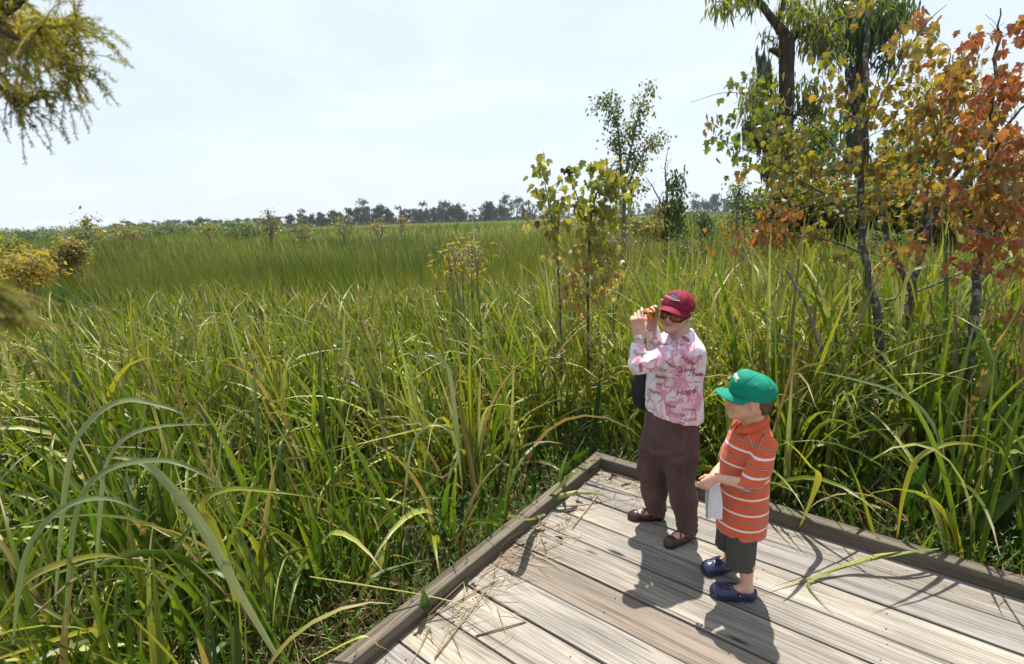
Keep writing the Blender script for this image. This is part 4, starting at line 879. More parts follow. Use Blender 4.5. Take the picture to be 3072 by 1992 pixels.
# cypresses behind
def cyp(label, base, trunks, clouds, n=1, moss=None, **kw):
    r_ = plant('cypress_tree', label, 'tree', base, trunks, clouds, leaf='spray', mat=NEEDLE, bark=BARK2, **kw)
    if moss:
        tg, _ = cloudpts(moss); N = len(tg)*14; k_ = np.repeat(np.arange(len(tg)), 14)
        V, F, A = cards(SPRAY, SPRAYF, tg[k_]+RNG.normal(0, .16, (N, 3))*np.array([1, 1, 1.3]), frames(N, .98, spread=.25), RNG.uniform(.5, 1.3, N), RNG.random(N))
        link('hanging_moss', mesh('hanging_moss', V, F, False, A), GREYLEAF, r_)['kind'] = 'stuff'
    return r_
b8 = PD(1826, 600, 25)
cyp('huge old cypress with thick brown trunk and drooping green foliage behind the maples', dn(b8),
    [([dn(b8), PD(1826, 560, 25), PD(1826, 420, 25), PD(1826, 300, 25), PD(1828, 180, 25), PD(1829, 85, 25)], [.50, .42, .36, .34, .33, .34]),
     ([PD(1829, 95, 25), PD(1812, 65, 25), PD(1790, 38, 25), PD(1760, -5, 25), PD(1740, -60, 25)], [.30, .22, .17, .13, .1]), ([PD(1806, 60, 25), PD(1818, 20, 25), PD(1828, -40, 25)], [.14, .12, .08]),
     ([PD(1832, 98, 25), PD(1860, 70, 25), PD(1900, 66, 25), PD(1960, 40, 25)], [.26, .16, .12, .06]), ([PD(1826, 132, 25), PD(1800, 118, 25), PD(1788, 116, 25)], [.20, .14, .09]),
     ([PD(1826, 330, 25), PD(1790, 270, 25), PD(1760, 230, 25)], [.12, .08, .04]), ([PD(1827, 300, 25), PD(1870, 240, 25), PD(1900, 230, 25)], [.10, .06, .03])],
    [(1690, 5, 25, 30, 14, 1, 22, .4), (1740, -10, 25, 40, 16, 1, 24, .4), (1860, 15, 25, 45, 24, 1.5, 44, .5), (1905, 55, 25, 45, 26, 1.5, 50, .5), (1895, 95, 25, 40, 18, 1.2, 26, .55), (1795, 88, 25, 18, 12, .8, 8, .35), (1930, 110, 25, 30, 30, 1, 24, .4),
     (1775, 190, 25, 30, 22, 1.2, 30, .45), (1760, 225, 25, 40, 26, 1.2, 44, .45), (1780, 265, 25, 36, 26, 1.2, 36, .4), (1880, 205, 25, 30, 20, 1.2, 22, .5), (1885, 250, 25, 36, 26, 1.2, 34, .3), (1760, 300, 25, 24, 20, 1, 14, .3), (1850, 320, 25, 45, 40, 1.2, 26, .3)],
    m=8, size=.46, spread=.28, droop=.75, tip=.015, k_r=.02, thick=4, moss=[(1790, 300, 25, 30, 30, .8, 14, 0), (1800, 370, 25, 12, 30, .5, 12, 0), (1760, 280, 25, 20, 25, .6, 8, 0), (1770, 130, 25, 10, 10, .4, 3, 0)])
b9 = PD(2003, 600, 30)
cyp('dark cypress standing behind the slim maple trunk', dn(b9),
    [([dn(b9), PD(2003, 520, 30), PD(2003, 350, 30), PD(2002, 180, 30), PD(2000, 30, 30), PD(1998, -80, 30)], [.42, .36, .34, .32, .28, .2])],
    [(2000, 40, 30, 70, 40, 1.8, 90, .15), (1980, 90, 30, 50, 30, 1.5, 50, .15), (2070, 20, 30, 45, 25, 1.5, 50, .12), (2040, 70, 30, 40, 25, 1.5, 30, .2), (1960, 10, 30, 40, 25, 1.5, 30, .2), (2060, 130, 30, 40, 20, 1, 16, .2), (1985, 260, 30, 20, 50, 1, 26, .2), (1990, 350, 30, 20, 40, 1, 16, .3)],
    m=9, size=.65, spread=.34, droop=.85, tip=.015, k_r=.02, thick=4, moss=[(1990, 180, 30, 14, 50, .6, 12, 0), (1975, 320, 30, 14, 30, .5, 6, 0)])
b10 = PD(2215, 600, 32)
cyp('leaning cypress with thin rusty foliage seen through the right maples', dn(b10),
    [([dn(b10), PD(2210, 500, 32), PD(2190, 380, 32), PD(2165, 280, 32), PD(2150, 220, 32)], [.34, .28, .22, .15, .08]), ([PD(2245, 560, 32), PD(2250, 420, 32), PD(2260, 260, 32), PD(2270, 180, 32)], [.3, .24, .16, .08])],
    [(2160, 200, 32, 60, 24, 1.5, 30, .85), (2240, 190, 32, 60, 30, 1.5, 34, .8), (2300, 260, 32, 60, 40, 1.5, 40, .7), (2150, 290, 32, 60, 30, 1.5, 26, .6), (2220, 340, 32, 80, 40, 1.5, 40, .5), (2330, 380, 32, 60, 50, 1.5, 40, .5)],
    m=7, size=.55, spread=.4, droop=.6, tip=.012, k_r=.02, thick=4)
for (x, y, Y, w, h, n, c, lab) in [(1905, 400, 34, 50, 34, 60, .2, 'rounded green tree behind the huge cypress trunk'), (1900, 330, 36, 50, 26, 46, .3, 'mid green tree top showing between the two cypress trunks'), (2100, 380, 30, 60, 50, 60, .35, 'bushy green tree behind the forked maple'), (2330, 450, 30, 80, 60, 70, .3, 'dense dark tree at the far right behind the maples'), (2060, 430, 36, 60, 40, 50, .25, 'dark green tree just right of the slim maple trunk')]:
    bb = PD(x, y+200, Y); bb = PD(x, 560, Y)
    plant('bushy_tree', lab, 'tree', dn(bb), [([dn(bb), PD(x+2, y+h*.8, Y), PD(x, y, Y)], [.25, .16, .06])], [(x, y, Y, w, h, 2.5, n, c)], leaf='small', mat=OLIVE, m=16, size=.42, spread=.5, droop=.4, tip=.01, k_r=.02, thick=4, bark=BARK2)
SG = 'shrubs scattered over the marsh'
def shrub(x, y, Y, rx, ry, n, c, lab, m=12, sz=None, bare=0, rd=None, mat=None, cs=.08, bark=None, nm='shrub', leaf='small', spread=None, group=SG, thick=2.5):
    s_ = Y/20; sz = sz or .15*max(.45, s_*.8); bb = PD(x, y+ry*.9, Y); g0 = dn(bb)
    br_ = [([g0, PD(x+RNG.normal(0, rx*.3), y+ry*.2, Y), PD(x+RNG.normal(0, rx*.5), y-ry*.4, Y)], [.018*s_+.004, .012*s_+.003, .004]) for _ in range(5)]
    return plant(nm, lab, 'shrub', g0, br_, [(x, y, Y, rx, ry, rd or rx*Y/1153*.8, n, c, cs)], leaf=leaf, mat=mat or OLIVE, m=m, size=sz, spread=spread or sz*1.1, droop=.3, tip=.004+.004*s_, k_r=.015, thick=thick, group=group, down=(0 if bare > 24 or leaf == 'spray' else .45), bark=bark or BARKG, bare=[(x, y-ry*.3, Y, rx*1.15, ry*1.15, 1, bare, 0)] if bare else None)
shrub(1716, 452, 26, 26, 42, 70, .50, 'bright yellow green small tree left of the huge cypress', 12)
shrub(1640, 520, 20, 28, 32, 60, .28, 'dark green bush at the meadow edge right of the vine covered sapling')
shrub(1500, 530, 17, 55, 26, 70, .68, 'golden and grey twiggy bush between the slender tree and the dead sapling', bare=26)
shrub(1450, 562, 16, 60, 18, 50, .62, 'low olive bush at the foot of the slender tree', bare=20)
shrub(1590, 570, 15, 50, 22, 60, .50, 'low yellow green bush below the vine covered sapling', bare=10)
shrub(1760, 480, 22, 60, 30, 60, .55, 'olive thicket below the maple leaves at left of the huge cypress', bare=20, m=22, sz=.17)
shrub(1860, 480, 15, 100, 62, 200, .60, 'golden green thicket behind the slim maple', bare=40, m=22, sz=.17)
shrub(1990, 490, 14, 100, 60, 200, .62, 'yellow thicket directly behind the slim maple trunk', bare=40, m=22, sz=.17)
shrub(2110, 480, 13, 90, 65, 200, .66, 'gold and grey thicket behind the forked maple stems', bare=50, m=22, sz=.17)
shrub(2220, 505, 12, 90, 55, 180, .72, 'orange gold bush low behind the forked maple', bare=30, m=22, sz=.17)
shrub(2340, 500, 12, 80, 70, 190, .70, 'amber thicket at the right edge', bare=30, m=22, sz=.17)
shrub(2060, 560, 10, 70, 25, 60, .55, 'low scrub among the reeds between the maple trunks', bare=24)
shrub(1730, 565, 11, 50, 12, 24, .85, 'rusty fern like bush in front of the meadow left of the maples', leaf='spray', mat=NEEDLE)
shrub(1078, 590, 8.6, 46, 18, 30, .85, 'orange ferny bush in the reeds left of the yellow sapling', leaf='spray', mat=NEEDLE, m=9, sz=.13, spread=.15, bare=24)
shrub(1060, 612, 8.2, 50, 16, 22, .85, 'second orange ferny patch just below the first one', leaf='spray', mat=NEEDLE, m=8, sz=.12, spread=.16, bare=14)
shrub(155, 585, 20, 44, 24, 90, .74, 'rounded golden bush on the left side of the meadow', sz=.15, m=24)
shrub(60, 625, 9.5, 62, 34, 70, .9, 'rust coloured feathery cypress bush at the left edge', leaf='spray', mat=NEEDLE, m=16, sz=.16, spread=.11, bare=16)
shrub(25, 575, 13, 28, 26, 30, .55, 'green feathery cypress top above the rusty bush', leaf='spray', mat=NEEDLE, m=12, sz=.18, spread=.12)
shrub(203, 515, 42, 22, 14, 30, .68, 'small airy tree standing above the golden bush', sz=.3, m=8, bare=10)
shrub(190, 545, 40, 30, 14, 30, .55, 'pale twiggy shrub under the small airy tree', bare=24)
for (x, y, Y, rx, ry, n, c, lab, ba) in [(630, 530, 45, 26, 26, 26, .72, 'grey twiggy shrub with yellow tips left of centre', 60), (625, 495, 45, 10, 12, 8, .72, 'thin bare top above the grey twiggy shrub', 16), (800, 525, 48, 28, 18, 24, .70, 'grey shrub with yellow tops in the distant meadow', 50), (700, 540, 46, 40, 14, 26, .66, 'low grey brush between the two grey shrubs', 50),
                                        (880, 528, 52, 30, 12, 20, .72, 'small grey brush with yellow flowers near the middle', 36), (930, 512, 60, 12, 8, 14, .78, 'yellow bush in front of the dark distant trees', 6), (305, 543, 60, 14, 12, 24, .72, 'yellowish round shrub among the left shrubs', 0), (575, 535, 60, 16, 9, 18, .25, 'dark green low shrub left of the grey twiggy shrub', 0)]:
    shrub(x, y, Y, rx, ry, n, c, lab, 9, bare=ba, bark=BARKG)
kk = 0
protos = []
for i in range(4):
    root = empty('low_shrub', (0, 0, 0)); mb = MB(); sk = Skel()
    for j in range(4): sk.path([(RNG.normal(0, .15), RNG.normal(0, .15), 0), (RNG.normal(0, .5), RNG.normal(0, .4), .9), (RNG.normal(0, .9), RNG.normal(0, .7), 1.6)], [.06, .04, .02], mb, 5, 3)
    tg = np.array([(RNG.normal(0, .95), RNG.normal(0, .7), abs(RNG.normal(1.35, .5))) for _ in range(60)]); sk.reach(tg, mb, .012, .02, thick=4)
    t_ = mb.build('stem', BARKG, root)
    N = 60*8; k_ = np.repeat(np.arange(60), 8); V, F, A = cards(SMALL, SMALLF, tg[k_]+RNG.normal(0, .2, (N, 3)), frames(N, .2), RNG.uniform(.25, .45, N), np.clip([.42, .55, .30, .66][i]+RNG.normal(0, .1, N), 0, 1))
    f_ = link('foliage', mesh('foliage', V, F, False, A), OLIVE, root); protos.append((root, [t_, f_]))
def place(proto, loc, s, rz, label, cat, group, used=set(), sz=None):
    root, ch = proto
    if root.name in used:
        r_ = root.copy(); COL.objects.link(r_)
        for c_ in ch: q = c_.copy(); COL.objects.link(q); q.parent = r_
    else: used.add(root.name); r_ = root
    r_.location = loc; r_.scale = (s, s, sz or s); r_.rotation_euler = (0, 0, rz); tag(r_, label, cat, group); return r_
for i in range(74):
    Y = float(RNG.uniform(58, 150)); x = RNG.uniform(-20, 720) if i < 56 else RNG.uniform(-20, 420); q = PD(x, 500, Y)
    place(protos[RNG.integers(0, 4)], (q[0], Y, gz(q[0], Y)), RNG.uniform(.6, 1.05)*(1 if Y < 100 else 1.3), RNG.random()*6.28, 'low olive marsh shrub in the distant belt at the left', 'shrub', 'low shrubs in the distant belt')
for i in range(16):
    Y = float(RNG.uniform(60, 130)); q = PD(RNG.uniform(1500, 1760), 500, Y)
    place(protos[RNG.integers(0, 4)], (q[0], Y, gz(q[0], Y)), RNG.uniform(.5, .9), RNG.random()*6.28, 'low shrub in the distant meadow left of the huge cypress', 'shrub', 'low shrubs in the right distance')
# distant tree line
fp = []
for i in range(6):
    root = empty('distant_tree', (0, 0, 0)); mb = MB(); sk = Skel(); H = [12, 14, 11, 13, 10, 12][i]; wv_ = [3.2, 2.6, 3.6, 2.2, 3.0, 4.2][i]
    sk.path([(0, 0, -.5), (.2, 0, H*.3), (-.2, .1, H*.6), (.1, 0, H*.95)], [.45, .34, .25, .08], mb, 6, 4)
    tg = []
    ncl = [9, 6, 11, 5, 8, 10][i]
    cs = [(RNG.normal(0, wv_*.55), RNG.normal(0, wv_*.5), RNG.uniform(H*.3, H*.95)) for _ in range(ncl)]
    for c_ in cs:
        for _ in range(9): tg.append(np.array(c_)+RNG.normal(0, 1, 3)*np.array([1.1, 1.1, .8]))
    tg = np.array(tg); sk.reach(tg, mb, .04, .03, thick=6); t_ = mb.build('trunk', BARKF, root)
    mm = [12, 7, 14, 6, 10, 13][i]; N = len(tg)*mm; k_ = np.repeat(np.arange(len(tg)), mm)
    V, F, A = cards(SMALL, SMALLF, tg[k_]+RNG.normal(0, .55, (N, 3)), frames(N, .75), RNG.uniform(.6, 1.4, N), np.clip([.25, .7, .3, .9, .5, .15][i]+RNG.normal(0, .12, N), 0, 1))
    f_ = link('crown', mesh('crown', V, F, False, A), FARLEAF, root); fp.append((root, [t_, f_]))
def far(x, Y, s, k_, sz=None):
    q = PD(x, 500, Y); place(fp[k_], (q[0], Y, gz(q[0], Y)-.3), s, RNG.random()*6.28, 'grey green moss hung tree in the distant tree line', 'tree', 'trees of the distant tree line', sz=sz)
for x in np.arange(676, 1245, 15.0):          # the nearer, taller stand in the middle
    hgt = np.interp(x, [676, 740, 820, 860, 920, 1000, 1050, 1085, 1120, 1160, 1200, 1245], [.75, .75, .95, 1.15, .8, 1.0, 1.25, .55, .9, 1.2, 1.1, .9]); k_ = int(RNG.choice([0, 2, 4, 5, 1]) if x < 1080 else RNG.choice([1, 3, 0, 3]))
    far(x+RNG.normal(0, 5), float(RNG.uniform(285, 330)), hgt*RNG.uniform(.78, 1.0), k_)
    if RNG.random() < .6: far(x+RNG.normal(0, 7), float(RNG.uniform(330, 380)), hgt*RNG.uniform(.55, .8), int(RNG.choice([2, 4, 5])))
for x in np.arange(-10, 690, 14.0):
    far(x+RNG.normal(0, 5), float(RNG.uniform(480, 640)), RNG.uniform(.8, 1.2)*np.interp(x, [0, 220, 260, 400, 690], [.35, .45, .72, .78, .8]), int(RNG.choice([0, 1, 2, 4, 5])))
for x in np.arange(250, 690, 26.0): far(x+RNG.normal(0, 9), float(RNG.uniform(260, 360)), RNG.uniform(.42, .62), int(RNG.choice([0, 2, 4, 5])))
for x in np.arange(1245, 1800, 15.0): far(x+RNG.normal(0, 5), float(RNG.uniform(420, 560)), RNG.uniform(.6, 1.0) if x < 1570 else RNG.uniform(.95, 1.4), int(RNG.choice([0, 1, 2, 3, 4])))
for x in np.arange(1800, 2400, 40.0): far(x, 500.0, 1.2, 2)
# low wood closing the gaps at the foot of the line
n = 26000; x = RNG.uniform(-30, 2400, n); Y = np.where((x > 676) & (x < 1245), RNG.uniform(335, 400, n), RNG.uniform(560, 700, n))
q = np.array([PD(a, 500, b) for a, b in zip(x, Y)]); hz = np.where((x > 676) & (x < 1245), 4.6, np.where(x < 240, 3.5, 7.5))*(.55+.45*np.sin(x*.05)*np.sin(x*.013+1)+.2*np.sin(x*.31)); hz = np.clip(hz, 2.2, None)
q[:, 2] = ground_z(q[:, 0], q[:, 1])+RNG.random(n)*hz
V, F, A = cards(SMALL, SMALLF, q, frames(n, .6), RNG.uniform(1.2, 2.6, n), np.clip(RNG.normal(.35, .2, n), 0, 1))
o = link('far_wood', mesh('far_wood', V, F, False, A), FARLEAF); tag(o, 'low continuous woodland along the far edge of the marsh', 'woodland', kind='stuff')
m = MB(); q = PD(277, 500, 620); g0 = np.array([q[0], 620, gz(q[0], 620)]); top = PD(277, 502, 620)
for dx, dy in ((-1.2, 0), (1.2, 0), (0, 1.8)): m.tube([g0+(dx, dy, 0), np.array([g0[0]+dx*.3, 620+dy*.3, top[2]])], [.22, .12], 5)
for i in range(9):
    z = g0[2]+(top[2]-g0[2])*(i+.5)/9; w_ = 1.2*(1-.7*(i+.5)/9); m.tube([(g0[0]-w_, 620, z), (g0[0]+w_, 620, z+.8)], [.09, .09], 4)
o = m.build('lattice_mast', simple('galvanised_steel', (.35, .36, .38), .6)); tag(o, 'thin lattice radio mast on the far horizon at left', 'mast')

# ---- the near cypress whose twigs hang into the frame at left
root = empty('cypress_tree', (-2.3, 1.0, GZ)); tag(root, 'near cypress branch with yellow green feathery twigs hanging into the top left corner', 'tree')
mb = MB(); mb.tube(bez([(-2.3, 1.0, GZ-.05), (-2.28, 1.0, .8), (-2.32, 1.02, 1.9), (-2.3, 1.0, 3.2), (-2.35, 1.0, 4.4)], 6), np.linspace(.15, .08, 25), 10)
sprays = []; limbs = [[(-2.3, 1.0, 2.1), PD(-180, 60, .98), PD(-40, 100, .95), PD(60, 110, .92), PD(120, 135, .9), PD(185, 165, .88)], [(-2.3, 1.0, 2.3), PD(-160, -60, 1.0), PD(-30, 20, .98), PD(60, 60, .95), PD(130, 55, .93), PD(175, 45, .9)],
         [(-2.3, 1.0, 1.95), PD(-180, 180, .95), PD(-60, 185, .9), PD(20, 215, .88), PD(65, 245, .86)], [(-2.3, 1.0, 2.2), PD(-120, 20, .86), PD(-20, 60, .84), PD(50, 90, .82), PD(100, 60, .8)]]
for l_ in limbs:
    p = bez(l_, 7); mb.tube(p, np.linspace(.010, .0012, len(p)), 6)
    for i in range(len(p)//3, len(p)):
        for _ in range(2 if i % 2 else 3): sprays.append((p[i], RNG.uniform(.04, .12)))
mb.build('trunk', BARK2, root)
NV, NF, NA, nb = [], [], [], 0; tw_ = MB()
NT_ = np.array([(0, 0, 0), (.09, .5, 0), (0, 1, 0), (-.09, .5, 0)], float)
def spray(p0, L, d0, col, down=1.0, nl=.0135):
    global nb
    k_ = 12; pts = [np.array(p0, float)]; d = np.array(d0, float)
    for i in range(k_):
        d = d+np.array([0, 0, -.13*down])+RNG.normal(0, .05, 3); d /= np.linalg.norm(d); pts.append(pts[-1]+d*L/k_)
    pts = np.array(pts); tw_.tube(pts, np.linspace(.0013, .0005, k_+1), 4, (min(1, col+.15), .5, .5, 0), cap=False)
    n = int(L/.0019); f_ = np.sort(RNG.random(n))*k_*.98; i0 = f_.astype(int); q = (f_-i0)[:, None]
    pp = pts[i0]*(1-q)+pts[i0+1]*q; t_ = pts[i0+1]-pts[i0]; t_ /= np.linalg.norm(t_, axis=1, keepdims=True)
    side = np.cross(t_, np.array([.1, 1.0, .15])); side /= np.linalg.norm(side, axis=1, keepdims=True)
    sg = np.where(np.arange(n) % 2 == 0, 1.0, -1.0)[:, None]
    y = t_*RNG.uniform(.5, 1.1, (n, 1))+side*sg*.7+RNG.normal(0, .15, (n, 3)); y /= np.linalg.norm(y, axis=1, keepdims=True)
    x = np.cross(y, RNG.normal(0, .4, (n, 3))+np.array([0, -1.0, .2])); x /= np.linalg.norm(x, axis=1, keepdims=True)
    V, F, A = cards(NT_, SMALLF, pp, np.stack([x, y, np.cross(x, y)], 2), nl*RNG.uniform(.6, 1.2, n)*(1.1-.6*f_/k_), np.clip(col+RNG.normal(0, .07, n), 0, 1))
    NV.append(V); NF.append(F+nb); NA.append(A); nb += len(V)
for p0, L in sprays:
    px_ = (p0-CAM)@rt/((p0-CAM)@fw)*FPX+1536
    col = np.clip(.72-.00025*px_+RNG.normal(0, .10), .2, .9)
    spray(p0, L, (RNG.uniform(-.5, 1.1), RNG.normal(0, .35), RNG.uniform(-.9, .7)), col, RNG.uniform(.2, 1.0))
for pl in ([(170, 30), (215, 50), (250, 105), (270, 138)], [(185, 155), (230, 150), (275, 168)], [(170, 150), (215, 190), (262, 242)], [(120, 190), (165, 240), (200, 295)], [(60, 170), (100, 250), (118, 320)], [(30, 240), (60, 290), (85, 352)], [(120, 60), (165, 90), (200, 125)], [(205, 165), (235, 200), (245, 235)]):
    a, b = PD(*pl[0], .88), PD(*pl[-1], .88); spray(a, np.linalg.norm(b-a)*1.15, (b-a)/np.linalg.norm(b-a)+np.array([.25, 0, .5]), RNG.uniform(.25, .55))
for i in range(26):     # lower twigs, close to the lens
    a = PD(RNG.uniform(-60, 10), RNG.uniform(655, 760), .42); spray(a, RNG.uniform(.03, .055), (1, RNG.normal(0, .2), RNG.uniform(-.2, .15)), RNG.uniform(.5, .75), .5, .007)
mb2 = MB(); mb2.tube(bez([(-2.3, 1.0, 1.6), (-1.2, .7, 1.95), PD(-140, 690, .45), PD(-20, 700, .42)], 6), np.linspace(.02, .001, 19), 6); mb2.build('limb', BARK2, root)
link('foliage', mesh('foliage', np.concatenate(NV), np.concatenate(NF), False, np.concatenate(NA)), NEEDLE, root)
tw_.build('twig', NEEDLE, root)['kind'] = 'stuff'
# upper right: the crown shade on the boards comes from the maples themselves

hz = MB(); hz.box((0, 900, 20), (3400, 2500, 46)); ho = hz.build('haze', [], None, False); ho.data.materials.clear()
hm = bpy.data.materials.new('haze_air'); hm.use_nodes = True; hm.node_tree.nodes.clear(); o_ = hm.node_tree.nodes.new('ShaderNodeOutputMaterial'); pv = hm.node_tree.nodes.new('ShaderNodeVolumePrincipled')
pv.inputs['Color'].default_value = (.82, .9, 1, 1); pv.inputs['Density'].default_value = HAZE; pv.inputs['Anisotropy'].default_value = .2
hm.node_tree.links.new(pv.outputs[0], o_.inputs['Volume']); ho.data.materials.append(hm); tag(ho, kind='stuff')
# ------------------------------------------------------------------ people
def skinmat(name, base, lip, flush):
    t = NT(name); r, g, b, a = t.vc(); v = t.coord()
    n = t.noise(38, 4, v)
    c = t.mix(t.ramp(n, [(.35, 0.0), (.7, 1.0)]), base, tuple(x*y for x, y in zip(base, (.93, .84, .82))))
    c = t.mix(g, c, flush); c = t.mix(r, c, lip); c = t.mix(b, c, (.9, .87, .84)); c = t.mix(a, c, (.07, .035, .02))
    nor = t.bump(t.noise(260, 2, v), .12, .001)
    return t.done(t.bsdf(c, .48, nor, Subsurface_Weight=.12, Subsurface_Radius=(.02, .008, .004), Specular_IOR_Level=.4))
SKIN_W = skinmat('older_skin', (.70, .42, .32), (.52, .16, .14), (.62, .24, .17))
SKIN_B = skinmat('child_skin', (.72, .42, .29), (.55, .2, .16), (.66, .26, .18))

def hand(S, W, d, pn, side, curls, sc=1.0, thumb=None, rad=1.0, pr=.0135):
    W = np.array(W, float); d = np.array(d, float); d /= np.linalg.norm(d)
    pn = np.array(pn, float); pn -= d*(pn@d); pn /= np.linalg.norm(pn)
    side = np.array(side, float); side -= d*(side@d)+pn*(side@pn); side /= np.linalg.norm(side)
    for o in (.027, .009, -.009, -.026):
        S.cone(W+side*o*.6*sc, W+d*.082*sc+side*o*sc, pr*1.1*sc, pr*.9*sc, .014*sc)
    S.cone(W-d*.01*sc, W+d*.03*sc, .021*sc, .02*sc, .02*sc, sq=(pn, 1.35))
    offs = (.0275, .0095, -.0085, -.0255); base = (.086, .09, .085, .077); ln = (.95, 1.05, .98, .78)
    for i in range(4):
        p = W+d*base[i]*sc+side*offs[i]*sc; ang = 0; pts = [p]
        for j, l in enumerate((.041, .025, .02)):
            ang += R(curls[i][j]); p = p+(d*math.cos(ang)+pn*math.sin(ang))*l*ln[i]*sc; pts.append(p)
        S.chain(pts, [.0092*sc*rad, .0082*sc*rad, .0074*sc*rad, .0062*sc*rad], .004*sc)
    t = thumb or (.55, .75, .35)
    p0 = W+d*.018*sc+side*.02*sc+pn*.008*sc
    v = d*t[0]+side*t[1]+pn*t[2]; v /= np.linalg.norm(v)
    p1 = p0+v*.04*sc
    v2 = d*(t[0]+.5)+side*t[1]*.5+pn*t[2]; v2 /= np.linalg.norm(v2)
    p2 = p1+v2*.03*sc; p3 = p2+v2*.022*sc
    S.chain([p0, p1, p2, p3], [.016*sc, .012*sc, .0105*sc, .008*sc], .008*sc)

def head(S, Hc, M, s=1.0, child=False, k=.02):
    T = lambda p: Hc+M@(np.array(p, float)*s)
    E = lambda c, r, k=.02, sub=False: S.ell(T(c), np.array(r)*s, M, k*s, sub)
    C = lambda a, b, ra, rb, k=.015: S.cone(T(a), T(b), ra*s, rb*s, k*s)
    E((-.012, 0, .032), (.096, .077, .088))
    E((.03, 0, -.03), (.066, .06, .078))
    C((-.02, .05, -.045), (.066, .012, -.098), .022, .02, .03); C((-.02, -.05, -.045), (.066, -.012, -.098), .022, .02, .03)
    C((.07, 0, -.1), (.074, 0, -.1), .02, .018, .02)
    for q in (1, -1):
        E((.062, .036*q, -.03), (.03, .027, .027), .02)
        E((-.014, .078*q, -.006), (.022, .0085, .034), .008)
        E((-.006, .088*q, .002), (.009, .006, .017), .004, True)
        E((-.01, .079*q, -.034), (.009, .007, .012), .006)
        E((.083, .031*q, .004), (.012, .017, .010), .012, True)
        E((.081, .031*q, .002), (.013, .014, .010), .003)
    E((.082, 0, .024), (.018, .045, .012), .02)
    if child: C((.088, 0, .0), (.103, 0, -.026), .0075, .0085, .012); E((.106, 0, -.03), (.008, .011, .008), .006)
    else: C((.09, 0, .004), (.113, 0, -.027), .009, .0105, .012); E((.106, .012, -.033), (.009, .007, .007), .006); E((.106, -.012, -.033), (.009, .007, .007), .006)
    E((.09, 0, -.057), (.014, .026, .0055), .006); E((.088, 0, -.067), (.014, .021, .0065), .006)
    E((.101, 0, -.0615), (.009, .022, .0016), .002, True)

def cap(Hc, M, s, mat, brimmat, parent, panel, centre, rad, z0, slope, bl, bw, droop, peak=None, res=.0035, fold=0.0, lift=0.0):
    T = lambda p: Hc+M@(np.array(p, float)*s)
    S = SDF(Hc-.2*s, Hc+.22*s, res)
    S.ell(T(centre), np.array(rad)*s, M, .01)
    if peak: S.ell(T(peak[0]), np.array(peak[1])*s, M, .045*s)
    S.plane_cut(T((0, 0, z0)), -(M@np.array([-slope, 0, 1.0])/math.hypot(slope, 1)))
    S.ell(T((centre[0]-.01, 0, z0-.012)), np.array((rad[0]-.022, rad[1]-.012, .022))*s, M, .01, True)
    if fold: S.fold(fold, 34, 5, 1.0)
    c = S.build('crown', mat, parent, 2)
    # visor: an arched sheet with a real edge
    nu, nv = 28, 9; V = []
    for side in (1, -1):
        for i in range(nu+1):
            a = (i/nu*2-1)*R(78)
            ix, iy = centre[0]+(rad[0]-.016)*math.cos(a), (rad[1]-.006)*math.sin(a)
            for j in range(nv+1):
                q = j/nv
                L = bl*max(0.0, math.cos(a*.98))**.62
                x = ix+q*L; y = iy*(1+(bw-1)*q*(1-.55*abs(math.sin(a))**3))
                z = z0+slope*x+.009-droop*(y/.08)**2*(.35+.65*q)+lift*q*L/bl-.0*q
                V.append(T((x, y, z+side*.0013)))
    n = (nu+1)*(nv+1); F = []
    for i in range(nu):
        for j in range(nv):
            a = i*(nv+1)+j; F.append([a, a+nv+1, a+nv+2, a+1]); F.append([n+a, n+a+1, n+a+nv+2, n+a+nv+1])
    ed = [i*(nv+1)+nv for i in range(nu+1)]
    for i in range(nu): F.append([ed[i], ed[i+1], ed[i+1]+n, ed[i]+n])
    A = np.zeros((len(V), 4)); A[:, 1] = np.tile(np.tile(np.linspace(0, 1, nv+1), nu+1), 2)
    link('visor', mesh('visor', np.array(V), np.array(F), True, A), brimmat, parent)
    return c

def bvh(o):
    me = o.data; n = len(me.vertices); V = np.empty(n*3, np.float32); me.vertices.foreach_get('co', V)
    V = V.reshape(-1, 3)
    F = [tuple(p.vertices) for p in me.polygons]
    return BVHTree.FromPolygons([Vector(v) for v in V.tolist()], F)
def text_mesh(txt, shear=0.0, bold=0.0):
    c = bpy.data.curves.new('lettering', 'FONT'); c.body = txt; c.size = 1; c.shear = shear; c.offset = bold
    c.align_x = 'CENTER'; c.align_y = 'CENTER'; c.resolution_u = 3
    o = bpy.data.objects.new('lettering', c); COL.objects.link(o)
    dg = bpy.context.evaluated_depsgraph_get(); me = bpy.data.meshes.new_from_object(o.evaluated_get(dg))
    V = np.array([v.co[:] for v in me.vertices]); F = [list(p.vertices) for p in me.polygons]
    bpy.data.objects.remove(o); bpy.data.curves.remove(c); bpy.data.meshes.remove(me)
    return V, F
